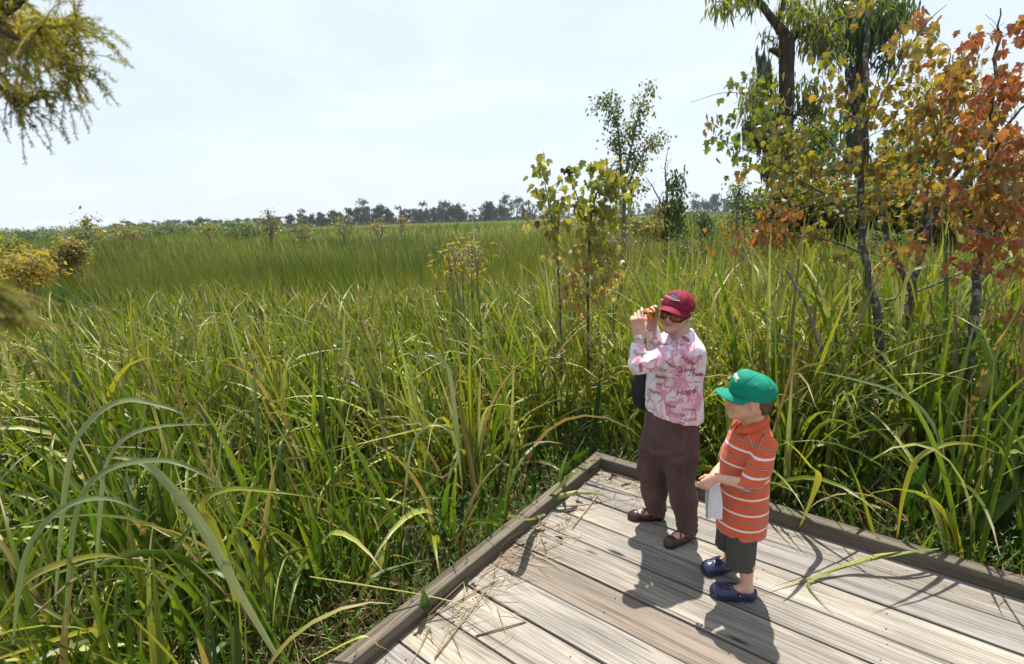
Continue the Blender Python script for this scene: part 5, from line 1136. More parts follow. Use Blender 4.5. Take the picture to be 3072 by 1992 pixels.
def ribbon_shape():
    t = np.linspace(-1, 1, 25)
    # a loop over two crossing tails
    x = .30*np.sin(t*math.pi*.98)*(1-.25*np.abs(t)) ; y = .62*np.cos(t*math.pi*.5)**1.0*1.0
    pts = []
    for q in t:
        if abs(q) < .45: a = q/.45*2.3; pts.append((.2*math.sin(a), .62+.24*math.cos(a)))
        else:
            w = (abs(q)-.45)/.55; sg = 1 if q > 0 else -1
            x0, y0 = .2*math.sin(2.3)*sg, .62+.24*math.cos(2.3)
            pts.append((x0+(-.36*sg-x0)*w, y0+(-.62-y0)*w))
    p = np.array(pts); T = np.gradient(p, axis=0); T /= np.linalg.norm(T, axis=1, keepdims=True)
    N = np.stack([-T[:, 1], T[:, 0]], 1); w = .10
    V = np.vstack([p+N*w, p-N*w]); n = len(p)
    return np.hstack([V, np.zeros((2*n, 1))]), [[i, i+1, n+i+1, n+i] for i in range(n-1)]
def decal(mb, tree, V, F, centre, size, rot, mi, off=.002, view=None):
    """lay a flat shape on a garment: centre = a point just in front of it"""
    centre = np.array(centre, float)
    vd = (centre-CAM) if view is None else np.array(view, float)
    vd = vd/np.linalg.norm(vd)
    rr = np.cross(vd, [0, 0, 1.0]); rr /= np.linalg.norm(rr); uu = np.cross(rr, vd)
    c, s = math.cos(rot), math.sin(rot)
    out = np.empty((len(V), 3)); ok = np.zeros(len(V), bool)
    hit0, nrm0, _, _ = tree.ray_cast(Vector(centre-vd*.5), Vector(vd), 1.2)
    if hit0 is None: return
    for i, v in enumerate(V):
        x, y = v[0]*size, v[1]*size
        x, y = x*c-y*s, x*s+y*c
        p = centre+rr*x+uu*y-vd*.5
        h, nn, _, d = tree.ray_cast(Vector(p), Vector(vd), 1.2)
        if h is None or abs(np.array(h)@vd-np.array(hit0)@vd) > .09: continue
        nn = np.array(nn); nn = nn*(-1 if nn@vd > 0 else 1)
        out[i] = np.array(h)+nn*off-vd*.0005; ok[i] = True
    F2 = {}
    for f in F:
        if all(ok[j] for j in f): F2.setdefault(len(f), []).append(f)
    if not F2: return
    used = sorted({j for fs in F2.values() for f in fs for j in f}); mp = {j: i for i, j in enumerate(used)}
    mb.add(out[used], [np.array([[mp[j] for j in f] for f in fs]) for fs in F2.values()], None, mi)

# ================================================================== the woman
WX = np.array([1.02, 3.0, 0.0])
woman = empty('person', WX)
tag(woman, 'person in maroon cap and pink printed shirt looking back while raising a small orange camera', 'person')
Hw = np.array([1.008, 2.975, 1.512]); Mw = frame((-.66, -.75, -.02), (.12, -.12, 1))
TW = lambda p: Hw+Mw@np.array(p, float)
wl = A1(222, 555, 2.86); wr = A1(352, 462, 3.07)
el = A1(222, 852, 2.80); er = A1(398, 690, 3.16)
sl_, sr_ = np.array([1.075, 2.862, 1.285]), np.array([1.03, 3.15, 1.29])
S = SDF((.66, 2.66, -.005), (1.32, 3.3, 1.66), .0036)
head(S, Hw, Mw)
S.cone(TW((-.03, 0, -.05)), (1.055, 2.99, 1.36), .050, .058, .03)
S.cone(TW((.015, 0, -.085)), (1.025, 2.97, 1.36), .026, .040, .035)
S.cone((1.055, 3.1, 1.3), (1.06, 2.9, 1.3), .055, .055, .03)
S.loft([(.75, 1.02, 3.0, .13, .13), (1.0, 1.03, 3.0, .12, .13), (1.2, 1.05, 3.0, .11, .13), (1.35, 1.055, 3.0, .06, .09)], .02)
S.chain([sl_, el, wl], [.045, .036, .0265], .02); S.chain([sr_, er, wr], [.045, .034, .026], .02)
dl = A1(205, 400, 2.86)-wl
hand(S, wl, dl, (.3, .95, -.05), (.9, -.3, 0), [(30, 38, 25), (52, 60, 38), (58, 66, 40), (62, 70, 42)], 1.14, (.6, .35, .75))
hand(S, wr, (A1(362, 380, 3.07)-wr)+np.array([-.02, 0, .02]), (.05, -.98, -.05), (.95, .1, 0), [(40, 35, 25), (54, 45, 30), (62, 50, 30), (68, 50, 30)], 1.08, (.95, .25, .35))
fa, na = np.array([.985, 3.112, .07]), np.array([1.115, 2.89, .07])
S.chain([(1.0, 3.08, .8), A2(400, 400, 3.11), fa], [.08, .055, .034], .02); S.chain([(1.05, 2.92, .8), A2(612, 400, 2.93), na], [.08, .055, .034], .02)
for an, toe, heel in ((fa, np.array([.80, 3.137, .018]), np.array([1.005, 3.108, .022])), (na, np.array([.96, 2.81, .018]), np.array([1.15, 2.905, .022]))):
    S.cone(an, heel+(0, 0, .01), .034, .026, .02); S.cone(an-(0, 0, .005), toe*.6+heel*.4+np.array([0, 0, .022]), .032, .026, .025); S.cone(toe*.6+heel*.4+np.array([0, 0, .02]), toe, .03, .018, .015)
S.f = np.maximum(S.f, (.001-S.ax[2])[None, None, :].astype(np.float32))
mouthL = np.array([TW(p) for p in bez([(.082, -.03, -.050), (.096, -.014, -.0605), (.1, 0, -.063), (.096, .016, -.0595), (.078, .036, -.047)], 4)])
def colw(V):
    A = np.zeros((len(V), 4)); L = (V-Hw)@Mw
    d = np.min(np.linalg.norm(V[:, None]-mouthL[None], axis=2), 1) if len(V) < 1 else None
    near = np.abs(L[:, 2]+.058) < .03; near &= (L[:, 0] > .05) & (np.abs(L[:, 1]) < .05)
    dd = np.full(len(V), 1.0); dd[near] = np.linalg.norm(V[near][:, None]-mouthL[None], axis=2).min(1)
    A[:, 0] = np.clip((.0085-dd)/.004, 0, 1)
    A[:, 3] = np.clip((.0030-dd)/.001, 0, 1)*.6
    for c, r in (((.085, .038, -.032), .028), ((.085, -.038, -.032), .028), ((.112, 0, -.028), .016), ((-.01, .082, 0), .04), ((.06, 0, -.1), .03)):
        A[:, 1] = np.maximum(A[:, 1], .55*np.exp(-(np.linalg.norm(L-np.array(c), axis=1)/r)**2))
    for w, c in ((wl, wl+dl/np.linalg.norm(dl)*.1), (wr, wr+np.array([0, 0, .09]))):
        A[:, 1] = np.maximum(A[:, 1], .6*np.exp(-(np.linalg.norm(V-c, axis=1)/.06)**2))
    return A
body_w = S.build('body', SKIN_W, woman, 1, colw)

# shirt
def shirtmat():
    t = NT('printed_cloth'); v = t.coord()
    v1 = t.coord(scale=(1, 1, .45), rot=(.5, .3, .6))
    vo = t.n('ShaderNodeTexVoronoi', Scale=15.0, Randomness=1.0, _feature='F1'); t.l(v1, vo.inputs['Vector'])
    q = t.n('ShaderNodeSeparateColor'); t.l(vo.outputs['Color'], q.inputs[0])
    c = t.ramp(q.outputs[0], [(0, (.80, .76, .80)), (.34, (.82, .78, .81)), (.36, (.78, .45, .56)), (.5, (.74, .36, .47)), (.52, (.82, .72, .78)), (.72, (.80, .56, .66)), (.74, (.84, .80, .82)), (.9, (.70, .28, .38)), (1, (.78, .5, .6))], 'CONSTANT')
    n2 = t.noise(21, 3, t.coord(scale=(1.4, 1, .6), rot=(0, .8, .3)), .5, 1.5)
    c = t.mix(t.ramp(n2, [(.55, 0.0), (.60, .75)]), c, (.74, .38, .50))
    n3 = t.noise(30, 2, t.coord(scale=(.5, 1, 1.6), rot=(0, -.7, 0)), .5, 2.5)
    c = t.mix(t.ramp(n3, [(.60, 0.0), (.63, .9)]), c, (.62, .2, .32))
    c = t.mix(t.ramp(t.noise(9, 2, v), [(.45, 0.0), (.6, .55)]), c, (.83, .79, .83))
    nor = t.bump(t.noise(500, 2, v), .2, .0006)
    return t.done(t.bsdf(c, .7, nor, Sheen_Weight=.2))
SH = SDF((.64, 2.62, .76), (1.34, 3.34, 1.46), .0042)
SH.loft([(.77, 1.035, 3.0, .172, .172), (.86, 1.03, 3.0, .180, .178), (.97, 1.022, 3.0, .176, .168), (1.06, 1.022, 3.0, .170, .165), (1.14, 1.035, 3.0, .166, .168), (1.22, 1.055, 3.0, .148, .17), (1.30, 1.065, 3.0, .118, .165), (1.35, 1.06, 3.0, .085, .12), (1.395, 1.058, 3.0, .062, .07)], .02)
SH.ell((.93, 2.92, 1.16), (.06, .07, .06), None, .05); SH.ell((.93, 3.06, 1.16), (.06, .07, .06), None, .05)
cl_ = A1(213, 668, 2.85); cr_ = A1(352, 500, 3.09)
SH.chain([sl_+(0, .01, -.0), (sl_+el)/2+(0, 0, .0), el], [.074, .066, .056], .035); SH.cone(el, cl_, .054, .043, .02)
SH.chain([sr_, er], [.07, .052], .03); SH.cone(er, cr_, .05, .042, .02)
for e_, c_ in ((el, cl_), (er, cr_)):
    v_ = (c_-e_)/np.linalg.norm(c_-e_); SH.plane_cut(c_, v_, c_-.055, c_+.09) if False else None
    SH.cone(c_+v_*.012, c_+v_*.06, .036, .05, .003, True)
SH.cone((1.05, 2.985, 1.372), (1.02, 2.965, 1.50), .064, .085, .006, True)
SH.cone((1.0, 2.95, 1.385), (.96, 2.93, 1.42), .05, .055, .006, True)
nrm = np.array([-.22, .02, -1.0]); nrm /= np.linalg.norm(nrm)
SH.plane_cut((1.02, 3.0, .842), nrm)
SH.cone((1.02, 3, .70), (1.02, 3, .85), .15, .155, .004, True)
SH.fold(.0046, 28, 3, .45)
SH.f -= .0025*np.clip(1-np.abs(np.meshgrid(*SH.ax, indexing='ij', sparse=True)[2]-.90)/.06, 0, 1).astype(np.float32)*np.sin(np.meshgrid(*SH.ax, indexing='ij', sparse=True)[0]*40).astype(np.float32)
shirt_w = SH.build('shirt', shirtmat(), woman, 1)
tr_ = bvh(shirt_w)
INK = [simple('crimson_ink', (.42, .02, .07), .7, var=.05), simple('grey_ink', (.22, .16, .2), .7, var=.05), simple('rose_ink', (.70, .30, .40), .7, var=.1), simple('dark_ink', (.16, .02, .05), .7, var=.05), simple('pale_ink', (.5, .42, .48), .7, var=.05)]
pm = MB()
rb = ribbon_shape()
for (x, y, h, ro, k) in [(610, 700, 95, 25, 2), (555, 790, 110, -20, 2), (690, 770, 100, 40, 2), (450, 1110, 100, 30, 2), (470, 1190, 105, -10, 2), (730, 1190, 80, 15, 2), (700, 1030, 90, 60, 2), (480, 1035, 80, -25, 2), (815, 810, 80, -30, 2),
                         (600, 880, 90, 55, 2), (600, 1235, 90, -60, 2), (450, 1395, 85, 10, 2), (250, 830, 80, 60, 2), (400, 800, 95, -40, 2), (705, 655, 90, 50, 2), (330, 1190, 80, 10, 2), (350, 900, 80, -70, 2), (200, 760, 70, 20, 2),
                         (470, 650, 75, 65, 2), (760, 870, 80, 15, 2), (560, 1080, 110, -60, 2), (800, 1120, 70, 0, 2), (640, 1380, 70, 80, 2), (790, 1330, 80, -20, 2), (530, 1330, 80, 30, 2), (380, 560, 60, 10, 2), (370, 640, 60, 50, 2), (780, 640, 80, -30, 2)]:
    decal(pm, tr_, rb[0], rb[1], A1(x, y, 2.8), h*.00061*.86, R(ro), k, .0016)
W_ = {}
for (w, x, y, h, ro, k, sh, bo) in [('Faith', 690, 585, 62, -38, 0, 0, .03), ('Love', 630, 640, 44, -28, 1, 0, 0), ('Hope', 505, 655, 62, -15, 0, .35, .0), ('Hope', 535, 850, 48, -28, 3, .4, 0), ('Hope', 715, 805, 74, -25, 0, .4, .01), ('Love', 715, 902, 78, 6, 3, 0, 0),
                                    ('Lo', 628, 940, 72, 65, 3, 0, 0), ('Faith', 815, 948, 62, 4, 0, 0, .03), ('Faith', 445, 975, 60, 0, 0, 0, .03), ('Strength', 555, 985, 36, -4, 4, 0, 0), ('Love', 432, 1047, 36, -3, 1, 0, 0), ('Love', 812, 1022, 34, 5, 1, 0, 0),
                                    ('Hope', 690, 1125, 96, 14, 0, .4, .01), ('Hope', 370, 1118, 66, -12, 0, .4, .01), ('Hope', 540, 1265, 50, -8, 3, .4, 0), ('Courage', 345, 1290, 38, -18, 2, 0, 0), ('Courage', 612, 1345, 52, -4, 1, 0, 0), ('Courage', 722, 1300, 42, 5, 3, 0, 0),
                                    ('Love', 748, 1400, 66, 12, 0, 0, .0), ('Lov', 640, 1435, 66, 0, 0, 0, .0), ('Love', 368, 1372, 54, -24, 0, 0, 0), ('Faith', 240, 880, 50, -80, 0, 0, .03), ('Co', 468, 905, 56, 10, 3, 0, 0), ('Strength', 530, 700, 28, -25, 4, 0, 0),
                                    ('Hope', 245, 745, 50, 12, 0, .4, 0), ('Love', 790, 700, 40, 40, 2, 0, 0), ('Hope', 790, 780, 54, 30, 2, .4, 0), ('Hope', 560, 1180, 28, -6, 1, 0, 0), ('Faith', 790, 1260, 34, 12, 2, 0, 0), ('Love', 380, 590, 36, 30, 0, 0, 0), ('Love', 330, 830, 48, 30, 2, 0, 0)]:
    key = (w, sh, bo)
    if key not in W_: W_[key] = text_mesh(w, sh, bo)
    decal(pm, tr_, W_[key][0], W_[key][1], A1(x, y, 2.8), h*.00061*.862, R(ro), k, .0030)
pm.build('lettering', INK, shirt_w, False)
# neckband
nb = MB()
# trousers
CLOTH = NT('brown_twill'); v_ = CLOTH.coord()
c_ = CLOTH.mix(CLOTH.ramp(CLOTH.noise(7, 5, v_), [(.3, 0.0), (.75, 1.0)]), (.075, .036, .033), (.125, .070, .063))
brown = CLOTH.done(CLOTH.bsdf(c_, .85, CLOTH.bump(CLOTH.math('SINE', CLOTH.math('MULTIPLY', CLOTH.sep(v_)[0], 2600.0)), .15, .0008)))
TR = SDF((.72, 2.68, .03), (1.32, 3.28, .98), .0045)
TR.loft([(.60, 1.012, 3.0, .146, .15), (.70, 1.012, 3.0, .165, .165), (.80, 1.016, 3.0, .168, .165), (.88, 1.03, 3.0, .166, .16), (.95, 1.03, 3.0, .15, .15)], .05)
kf, kn = A2(402, 400, 3.11), A2(612, 400, 2.94)
bf, bn = A2(415, 690, 3.115), A2(654, 835, 2.885)
bf = np.array([fa[0]-.01, fa[1], .085]); bn = np.array([na[0]+.0, na[1], .075])
TR.chain([(.98, 3.08, .68), (kf+np.array([.965, 3.09, .68]))/2, kf, (kf+bf)/2+np.array([.0, 0, 0]), bf], [.112, .100, .088, .078, .068], .055)
TR.chain([(1.055, 2.93, .68), (kn+np.array([1.06, 2.93, .68]))/2, kn, (kn+bn)/2, bn], [.108, .097, .088, .074, .064], .055)
TR.f = np.maximum(TR.f, (.052-TR.ax[2])[None, None, :].astype(np.float32))
TR.cone(bf-(0, 0, .08), bf+(0, 0, .0), .055, .05, .004, True); TR.cone(bn-(0, 0, .08), bn+(0, 0, .0), .055, .05, .004, True)
TR.fold(.0058, 26, 11, .35)
Xg = np.meshgrid(*TR.ax, indexing='ij', sparse=True)
TR.f += (.004*np.sin(Xg[2]*150+Xg[0]*22)*np.clip(1-Xg[2]/.24, 0, 1)).astype(np.float32)
TR.f += (.003*np.sin(Xg[2]*85-Xg[0]*45)*np.exp(-((Xg[2]-.62)/.09)**2)).astype(np.float32)
trous = TR.build('trousers', brown, woman, 1)
tt = bvh(trous); seam = MB()
for ln in ([(652, 70), (648, 200), (640, 330), (650, 470), (672, 600), (690, 740), (700, 850)], [(735, 60), (742, 110), (738, 150)], [(440, 250), (435, 380), (430, 520)]):
    pts = []
    for x, y in bez([(a, b, 0) for a, b in ln], 8)[:, :2]:
        c0 = A2(x, y, 2.6); d_ = c0-CAM; d_ /= np.linalg.norm(d_)
        h, n_, _, _ = tt.ray_cast(Vector(c0), Vector(d_), 1.5)
        if h is not None: pts.append(np.array(h)-d_*.0006)
    if len(pts) > 3: seam.tube(pts, .0016, 5)
seam.build('seam', simple('seam_thread', (.2, .11, .1), .8), trous)
# shoes
leather = simple('brown_leather', (.045, .018, .012), .35, 200, .2, .2)
strapm = simple('strap_leather', (.09, .032, .02), .45, 200, .2, .2)
for (toe, heel, an) in ((np.array([.785, 3.139, .0]), np.array([1.018, 3.106, .0]), fa), (np.array([.945, 2.802, .0]), np.array([1.162, 2.910, .0]), na)):
    f_ = (toe-heel)/np.linalg.norm(toe-heel); s_ = np.cross([0, 0, 1.0], f_)
    Q = SDF(np.minimum(toe, heel)-(.07, .07, .004), np.maximum(toe, heel)+(.07, .07, .09), .003)
    L = np.linalg.norm(toe-heel)
    at = lambda a, s, z: heel+f_*a*L+s_*s+np.array([0, 0, z])
    Q.cone(at(.1, 0, .026), at(.45, 0, .024), .034, .034, .02); Q.cone(at(.45, 0, .024), at(.8, 0, .02), .036, .040, .02); Q.cone(at(.8, 0, .018), at(.9, 0, .016), .040, .03, .02)
    Q.cone(at(.02, 0, .04), at(.1, 0, .045), .022, .03, .02)
    Q.cone(at(.22, 0, .062), at(.62, 0, .056), .031, .026, .004, True); Q.cone(at(.1, 0, .08), at(.3, 0, .07), .028, .03, .004, True)
    Q.f = np.maximum(Q.f, (.002-Q.ax[2])[None, None, :].astype(np.float32))
    shoe = Q.build('shoe', leather, woman, 1)
    m = MB()
    for a0, a1 in ((.30, .66), (.66, .34)):
        pts = [at(a0+(a1-a0)*t_, -.037*math.cos(t_*math.pi), .036+.042*math.sin(t_*math.pi)*(1.25-.5*(a0+(a1-a0)*t_))) for t_ in np.linspace(0, 1, 13)]
        m.tube(pts, .0055, 8, flat=.45, flatdir=None)
    m.build('strap', strapm, shoe)
    m = MB()
    V = []; n_ = 28
    prof = [(math.cos(t_), math.sin(t_)) for t_ in np.linspace(0, 2*math.pi, n_, endpoint=False)]
    for z in (.0005, .007):
        for cx, sx in prof:
            V.append(at(.5+.5*cx, (.034+.006*cx)*sx*1.05*(1 if abs(sx) < 2 else 1), z))
    F = [np.array([[i, (i+1) % n_, n_+(i+1) % n_, n_+i] for i in range(n_)]), np.array([list(range(n_))[::-1], list(range(n_, 2*n_))])]
    m.add(np.array(V), F); m.build('sole', simple('dark_rubber', (.02, .015, .012), .7), shoe)
# cap
def capmat(name, col, lines):
    t = NT(name); r, g, b, a = t.vc(); v = t.coord()
    c = t.mix(t.ramp(t.noise(30, 4, v), [(.3, 0.0), (.7, 1.0)]), tuple(x*.88 for x in col), tuple(min(1, x*1.1) for x in col))
    h = t.noise(700, 2, v)
    if lines: h = t.math('ADD', h, t.math('MULTIPLY', t.math('SINE', t.math('MULTIPLY', g, 60.0)), .8))
    return t.done(t.bsdf(c, .75, t.bump(h, .35, .0008), Specular_IOR_Level=.25))
mar, mar2 = capmat('maroon_twill', (.22, .008, .030), False), capmat('maroon_visor', (.22, .008, .030), True)
cw = empty('cap', (0, 0, 0)); cw.parent = woman; cw.location = -Vector(WX)
def capfix(root, pl):
    pass
crown_w = cap(Hw, Mw, 1.0, mar, mar2, cw, 0, (-.010, 0, .040), (.119, .094, .092), .026, .20, .084, 1.06, .030, ((.03, 0, .075), (.05, .055, .045)), fold=.0030, lift=-.030)
tc = bvh(crown_w); m = MB()
def surfline(tree, fn, pts, rad, mb, mi=0, n=5, Y0=2.6, out=.0005):
    q = []
    for x, y in pts:
        c0 = fn(x, y, Y0); d_ = c0-CAM; d_ /= np.linalg.norm(d_)
        h, n_, _, _ = tree.ray_cast(Vector(c0), Vector(d_), 1.5)
        if h is not None: q.append(np.array(h)-d_*out)
    if len(q) > 2: mb.tube(q, rad, n, mi=mi)
def AW(x, y, Y): return P(1880+x/7.716, 850+y/7.716, Y)
for i in range(3): surfline(tc, AW, bez([(850, 255+i*17, 0), (950, 285+i*20, 0), (1060, 335+i*22, 0), (1150, 375+i*12, 0), (1230, 395+i*5, 0)], 5)[:, :2], .0011, m, 0)
surfline(tc, AW, bez([(1040, 315, 0), (1080, 295, 0), (1120, 320, 0), (1140, 350, 0), (1180, 350, 0)], 5)[:, :2], .0028, m, 1)
for k_ in range(5):
    a0 = k_*1.25
    surfline(tc, AW, [(1130+(28+6*k_)*math.cos(a0+u_)*1.6, 225+(16+5*k_)*math.sin(a0+u_)) for u_ in np.linspace(0, 4.2, 12)], .0016, m, 2)
surfline(tc, AW, bez([(880, 232, 0), (960, 240, 0), (1030, 245, 0), (1070, 225, 0)], 5)[:, :2], .0018, m, 2)
surfline(tc, AW, bez([(1110, 260, 0), (1150, 290, 0), (1170, 330, 0)], 5)[:, :2], .0022, m, 2)
m.build('embroidery', [simple('white_thread', (.7, .68, .66), .7), simple('teal_thread', (.08, .3, .32), .6), simple('navy_thread', (.045, .02, .09), .7)], cw)
# sunglasses
g = MB(); nA = 40
def gp(a, z, o=0.0): return TW(((.109+o)*math.cos(a)-.006+.006*math.cos(a*2), (.087+o)*math.sin(a), z))
def strip(a0, a1, zt, zb, mi, o, n=16, th=.0022):
    V = []; aa = np.linspace(a0, a1, n)
    for k_, oo in enumerate((o, o-th)):
        for a in aa:
            V.append(gp(a, zt(a), oo)); V.append(gp(a, zb(a), oo))
    F = []; q = 2*n
    for i in range(n-1):
        F.append([2*i, 2*i+1, 2*i+3, 2*i+2]); F.append([q+2*i, q+2*i+2, q+2*i+3, q+2*i+1])
        F.append([2*i, 2*i+2, q+2*i+2, q+2*i]); F.append([2*i+1, q+2*i+1, q+2*i+3, 2*i+3])
    F.append([0, q, q+1, 1]); F.append([2*n-2, 2*n-1, q+2*n-1, q+2*n-2])
    g.add(np.array(V), np.array(F), None, mi)
brow = lambda a: .021-.008*abs(math.sin(a))**2
for s_ in (1, -1):
    low = lambda a, s_=s_: -.034+.024*max(0, 1-abs(abs(a)-R(4))/R(16)) if abs(a) < R(20) else -.034+.016*max(0, (abs(a)-R(44))/R(16))
    strip(s_*R(6), s_*R(52), lambda a: brow(a)-.005, low, 1, .004)
    strip(s_*R(52), s_*R(84), lambda a: .019-.008*(abs(a)-R(52))/R(32), lambda a: -.024+.018*(abs(a)-R(52))/R(32), 0, .0035)
    rim = [gp(a, low(a)-.001, .004) for a in np.linspace(s_*R(6), s_*R(52), 14)]
    g.tube(rim, .0028, 6)
    strip(s_*R(45), s_*R(55), lambda a: .017, lambda a: -.024, 0, .005)
    rim = [gp(s_*R(80), .006, .003), gp(s_*R(88), .005, .003), TW((-.03, s_*.087, .004))]
    g.tube(rim, .0025, 6)
strip(-R(52), R(52), lambda a: brow(a)+.003, lambda a: brow(a)-.009, 0, .0055, 30)
strip(-R(7), R(7), lambda a: .014, lambda a: .000, 0, .005)
g.build('sunglasses', [simple('black_frame', (.012, .01, .01), .25), simple('amber_lens', (.30, .075, .01), .12, var=.5, vscale=30)], woman)
# hair, earring, watch
hg = SDF(Hw-.16, Hw+.16, .0035)
hg.ell(TW((-.028, 0, .005)), (.088, .081, .075), Mw, .01)
hg.ell(TW((-.055, 0, -.045)), (.045, .055, .04), Mw, .02)
hg.plane_cut(TW((-.022, 0, 0)), Mw@np.array([1.0, 0, -.3]))
hg.fold(.003, 120, 8, 2.0)
hair = NT('grey_hair'); v_ = hair.coord(scale=(60, 60, 8)); c_ = hair.ramp(hair.noise(3, 4, v_), [(.3, (.12, .1, .09)), (.7, (.45, .42, .4))])
hg.build('hair', hair.done(hair.bsdf(c_, .5)), woman, 1)
for s_ in (1, -1):
    hg2 = MB()
    for i in range(14):
        a0 = TW((-.01+i*.0035, s_*(.079), .026)); a1 = TW((-.002+i*.003, s_*.082, .006)); hg2.tube([a0, (a0+a1)/2+Mw@np.array([0, s_*.003, 0]), a1], .0011, 4)
    hg2.build('sideburn', simple('silver_hair', (.5, .47, .45), .5), woman)
m = MB(); c0 = TW((-.008, .085, -.046)); V = []
for i in range(3): m.tube([c0+Mw@np.array([.004*math.cos(t_), .0015, .005*math.sin(t_)-.006*i]) for t_ in np.linspace(0, 6.28, 12)], .0013, 5)
m.build('earring', simple('silver', (.75, .72, .68), .2, Metallic=1.0), woman)
wd = dl/np.linalg.norm(dl); wv = (wl-el)/np.linalg.norm(wl-el)
m = MB(); wc = wl-wv*.012
a_ = np.cross(wv, [0, 1.0, 0]); a_ /= np.linalg.norm(a_); b_ = np.cross(wv, a_)
for dz in (-.006, 0, .006, -.022):
    m.tube([wc+wv*dz+(a_*math.cos(t_)+b_*math.sin(t_))*.0292 for t_ in np.linspace(0, 2*math.pi, 26)], .0034 if dz > -.02 else .0024, 6)
fcd = -b_ if b_[1] > 0 else b_
fc = wc+fcd*.031
fx = np.stack([np.cross(wv, fcd), wv, fcd], 1)
ring = lambda r, z, n_=20: np.array([fc+fx@np.array([r*math.cos(t_), r*math.sin(t_), z]) for t_ in np.linspace(0, 2*math.pi, n_, endpoint=False)])
V = np.vstack([ring(.015, -.004), ring(.015, .004), ring(.012, .0055)]); n_ = 20
m.add(V, [np.array([[k_*n_+i, k_*n_+(i+1) % n_, (k_+1)*n_+(i+1) % n_, (k_+1)*n_+i] for k_ in range(2) for i in range(n_)])], None, 0)
m.add(ring(.012, .0054), [np.array([list(range(n_))])], None, 1)
m.build('wristwatch', [simple('steel', (.7, .68, .66), .25, Metallic=1.0), simple('watch_dial', (.8, .79, .76), .3)], woman)

# the small camera she holds
cc = A1(322, 345, 2.975)
cam_o = empty('compact_camera', cc); tag(cam_o, 'small orange compact camera held up in both hands of the person in the maroon cap', 'camera')
m = MB(); m.box(cc, (.030, .096, .058), bev=.006); m.build('casing', simple('orange_plastic', (.75, .24, .012), .3), cam_o)
m = MB(); lc = cc+np.array([-.015, .006, .0])
m.tube([lc, lc-(.016, 0, 0)], [.022, .021], 20); m.tube([lc-(.016, 0, 0), lc-(.032, 0, 0)], [.018, .017], 20); m.build('lens', simple('black_lens', (.012, .012, .014), .2), cam_o)
m = MB(); m.box(cc+np.array([.017, .0, .004]), (.006, .085, .045), bev=.002); m.build('rear_screen', simple('dark_screen', (.015, .014, .016), .15), cam_o)
m = MB(); m.box(cc+np.array([-.004, -.048, .016]), (.014, .003, .011)); m.box(cc+np.array([.004, -.048, .006]), (.006, .003, .008)); m.tube([cc+np.array([0, -.03, .029]), cc+np.array([0, -.03, .034])], .006, 12)
m.build('button', simple('black_trim', (.02, .02, .02), .4), cam_o)
# black bag hanging on her far side
Bc = np.array([.885, 3.19, .98])
bag = empty('shoulder_bag', (Bc[0], Bc[1], .86)); tag(bag, 'black shoulder bag hanging on the far hip of the person in the pink shirt', 'bag')
Q = SDF(Bc-(.14, .1, .22), Bc+(.14, .1, .22), .005)
Q.ell(Bc+(0, 0, -.03), (.085, .045, .16), None, .02); Q.cone(Bc+(0, 0, .08), Bc+(0, 0, -.1), .05, .06, .03, sq=((0, 1, 0), 1.5)); Q.fold(.004, 30, 2, .5)
blk = simple('black_cloth', (.008, .008, .009), .7, 300, .3)
Q.build('pouch', blk, bag)
m = MB(); m.tube(bez([Bc+(0, 0, .1), (.9, 3.17, 1.15), (.97, 3.16, 1.3), (1.03, 3.12, 1.362), (1.1, 3.13, 1.3), (1.14, 3.16, 1.15), (1.0, 3.2, 1.0), Bc+(.04, 0, .06)], 6), .010, 8, flat=.3); m.build('strap', blk, bag)

# ================================================================== the boy
BX = np.array([1.22, 2.45, 0.0])
boy = empty('person', BX)
tag(boy, 'child in green baseball cap and orange striped polo shirt standing in dark clogs holding papers', 'person')
Hb = np.array([1.232, 2.440, 1.150]); Mb = frame((-.92, .33, .02), (0.02, -.06, 1))
TB = lambda p: Hb+Mb@(np.array(p, float)*1.04)
S = SDF((.88, 2.16, -.005), (1.48, 2.72, 1.30), .0036)
head(S, Hb, Mb, 1.04, True)
S.cone(TB((-.03, 0, -.05)), (1.275, 2.455, 1.0), .047, .048, .03); S.cone(TB((.02, 0, -.08)), (1.25, 2.455, .99), .026, .035, .03)
shn, shf = np.array([1.285, 2.335, .945]), np.array([1.265, 2.575, .945])
S.cone(shn+(0, .03, -.03), shf+(0, -.03, -.03), .033, .033, .03)
S.loft([(.4, 1.25, 2.455, .09, .09), (.6, 1.25, 2.455, .085, .09), (.85, 1.25, 2.455, .08, .1), (.98, 1.27, 2.455, .05, .07)], .02)
eln = A2(1135, 522, 2.285); wn = A2(885, 468, 2.36)
elf = np.array([1.225, 2.625, .70]); wf = A2(905, 412, 2.50)
S.chain([shn+(0, 0, -.03), eln, wn], [.030, .031, .0205], .02); S.chain([shf+(0, 0, -.03), elf, wf], [.030, .029, .020], .02)
hand(S, wn, (-.66, .08, -.62), (.25, .85, -.4), (-.4, .5, .7), [(34, 36, 24), (38, 40, 26), (42, 42, 28), (46, 44, 28)], .76, (.7, .4, .5))
hand(S, wf, (-.70, -.55, -.30), (.05, -.5, -.85), (-.3, -.6, .5), [(30, 30, 20), (36, 36, 24), (42, 40, 26), (48, 42, 28)], .78, (.7, .3, .6))
ank_n, ank_f = np.array([1.255, 2.352, .075]), np.array([1.268, 2.600, .075])
kn_n, kn_f = np.array([1.236, 2.388, .30]), np.array([1.240, 2.565, .30])
S.chain([(1.26, 2.41, .5), kn_n, (kn_n+ank_n)/2+np.array([.002, 0, .02]), ank_n], [.05, .044, .041, .028], .02)
S.chain([(1.24, 2.5, .5), kn_f, (kn_f+ank_f)/2+np.array([.004, 0, .02]), ank_f], [.05, .044, .041, .028], .02)
toes = {}
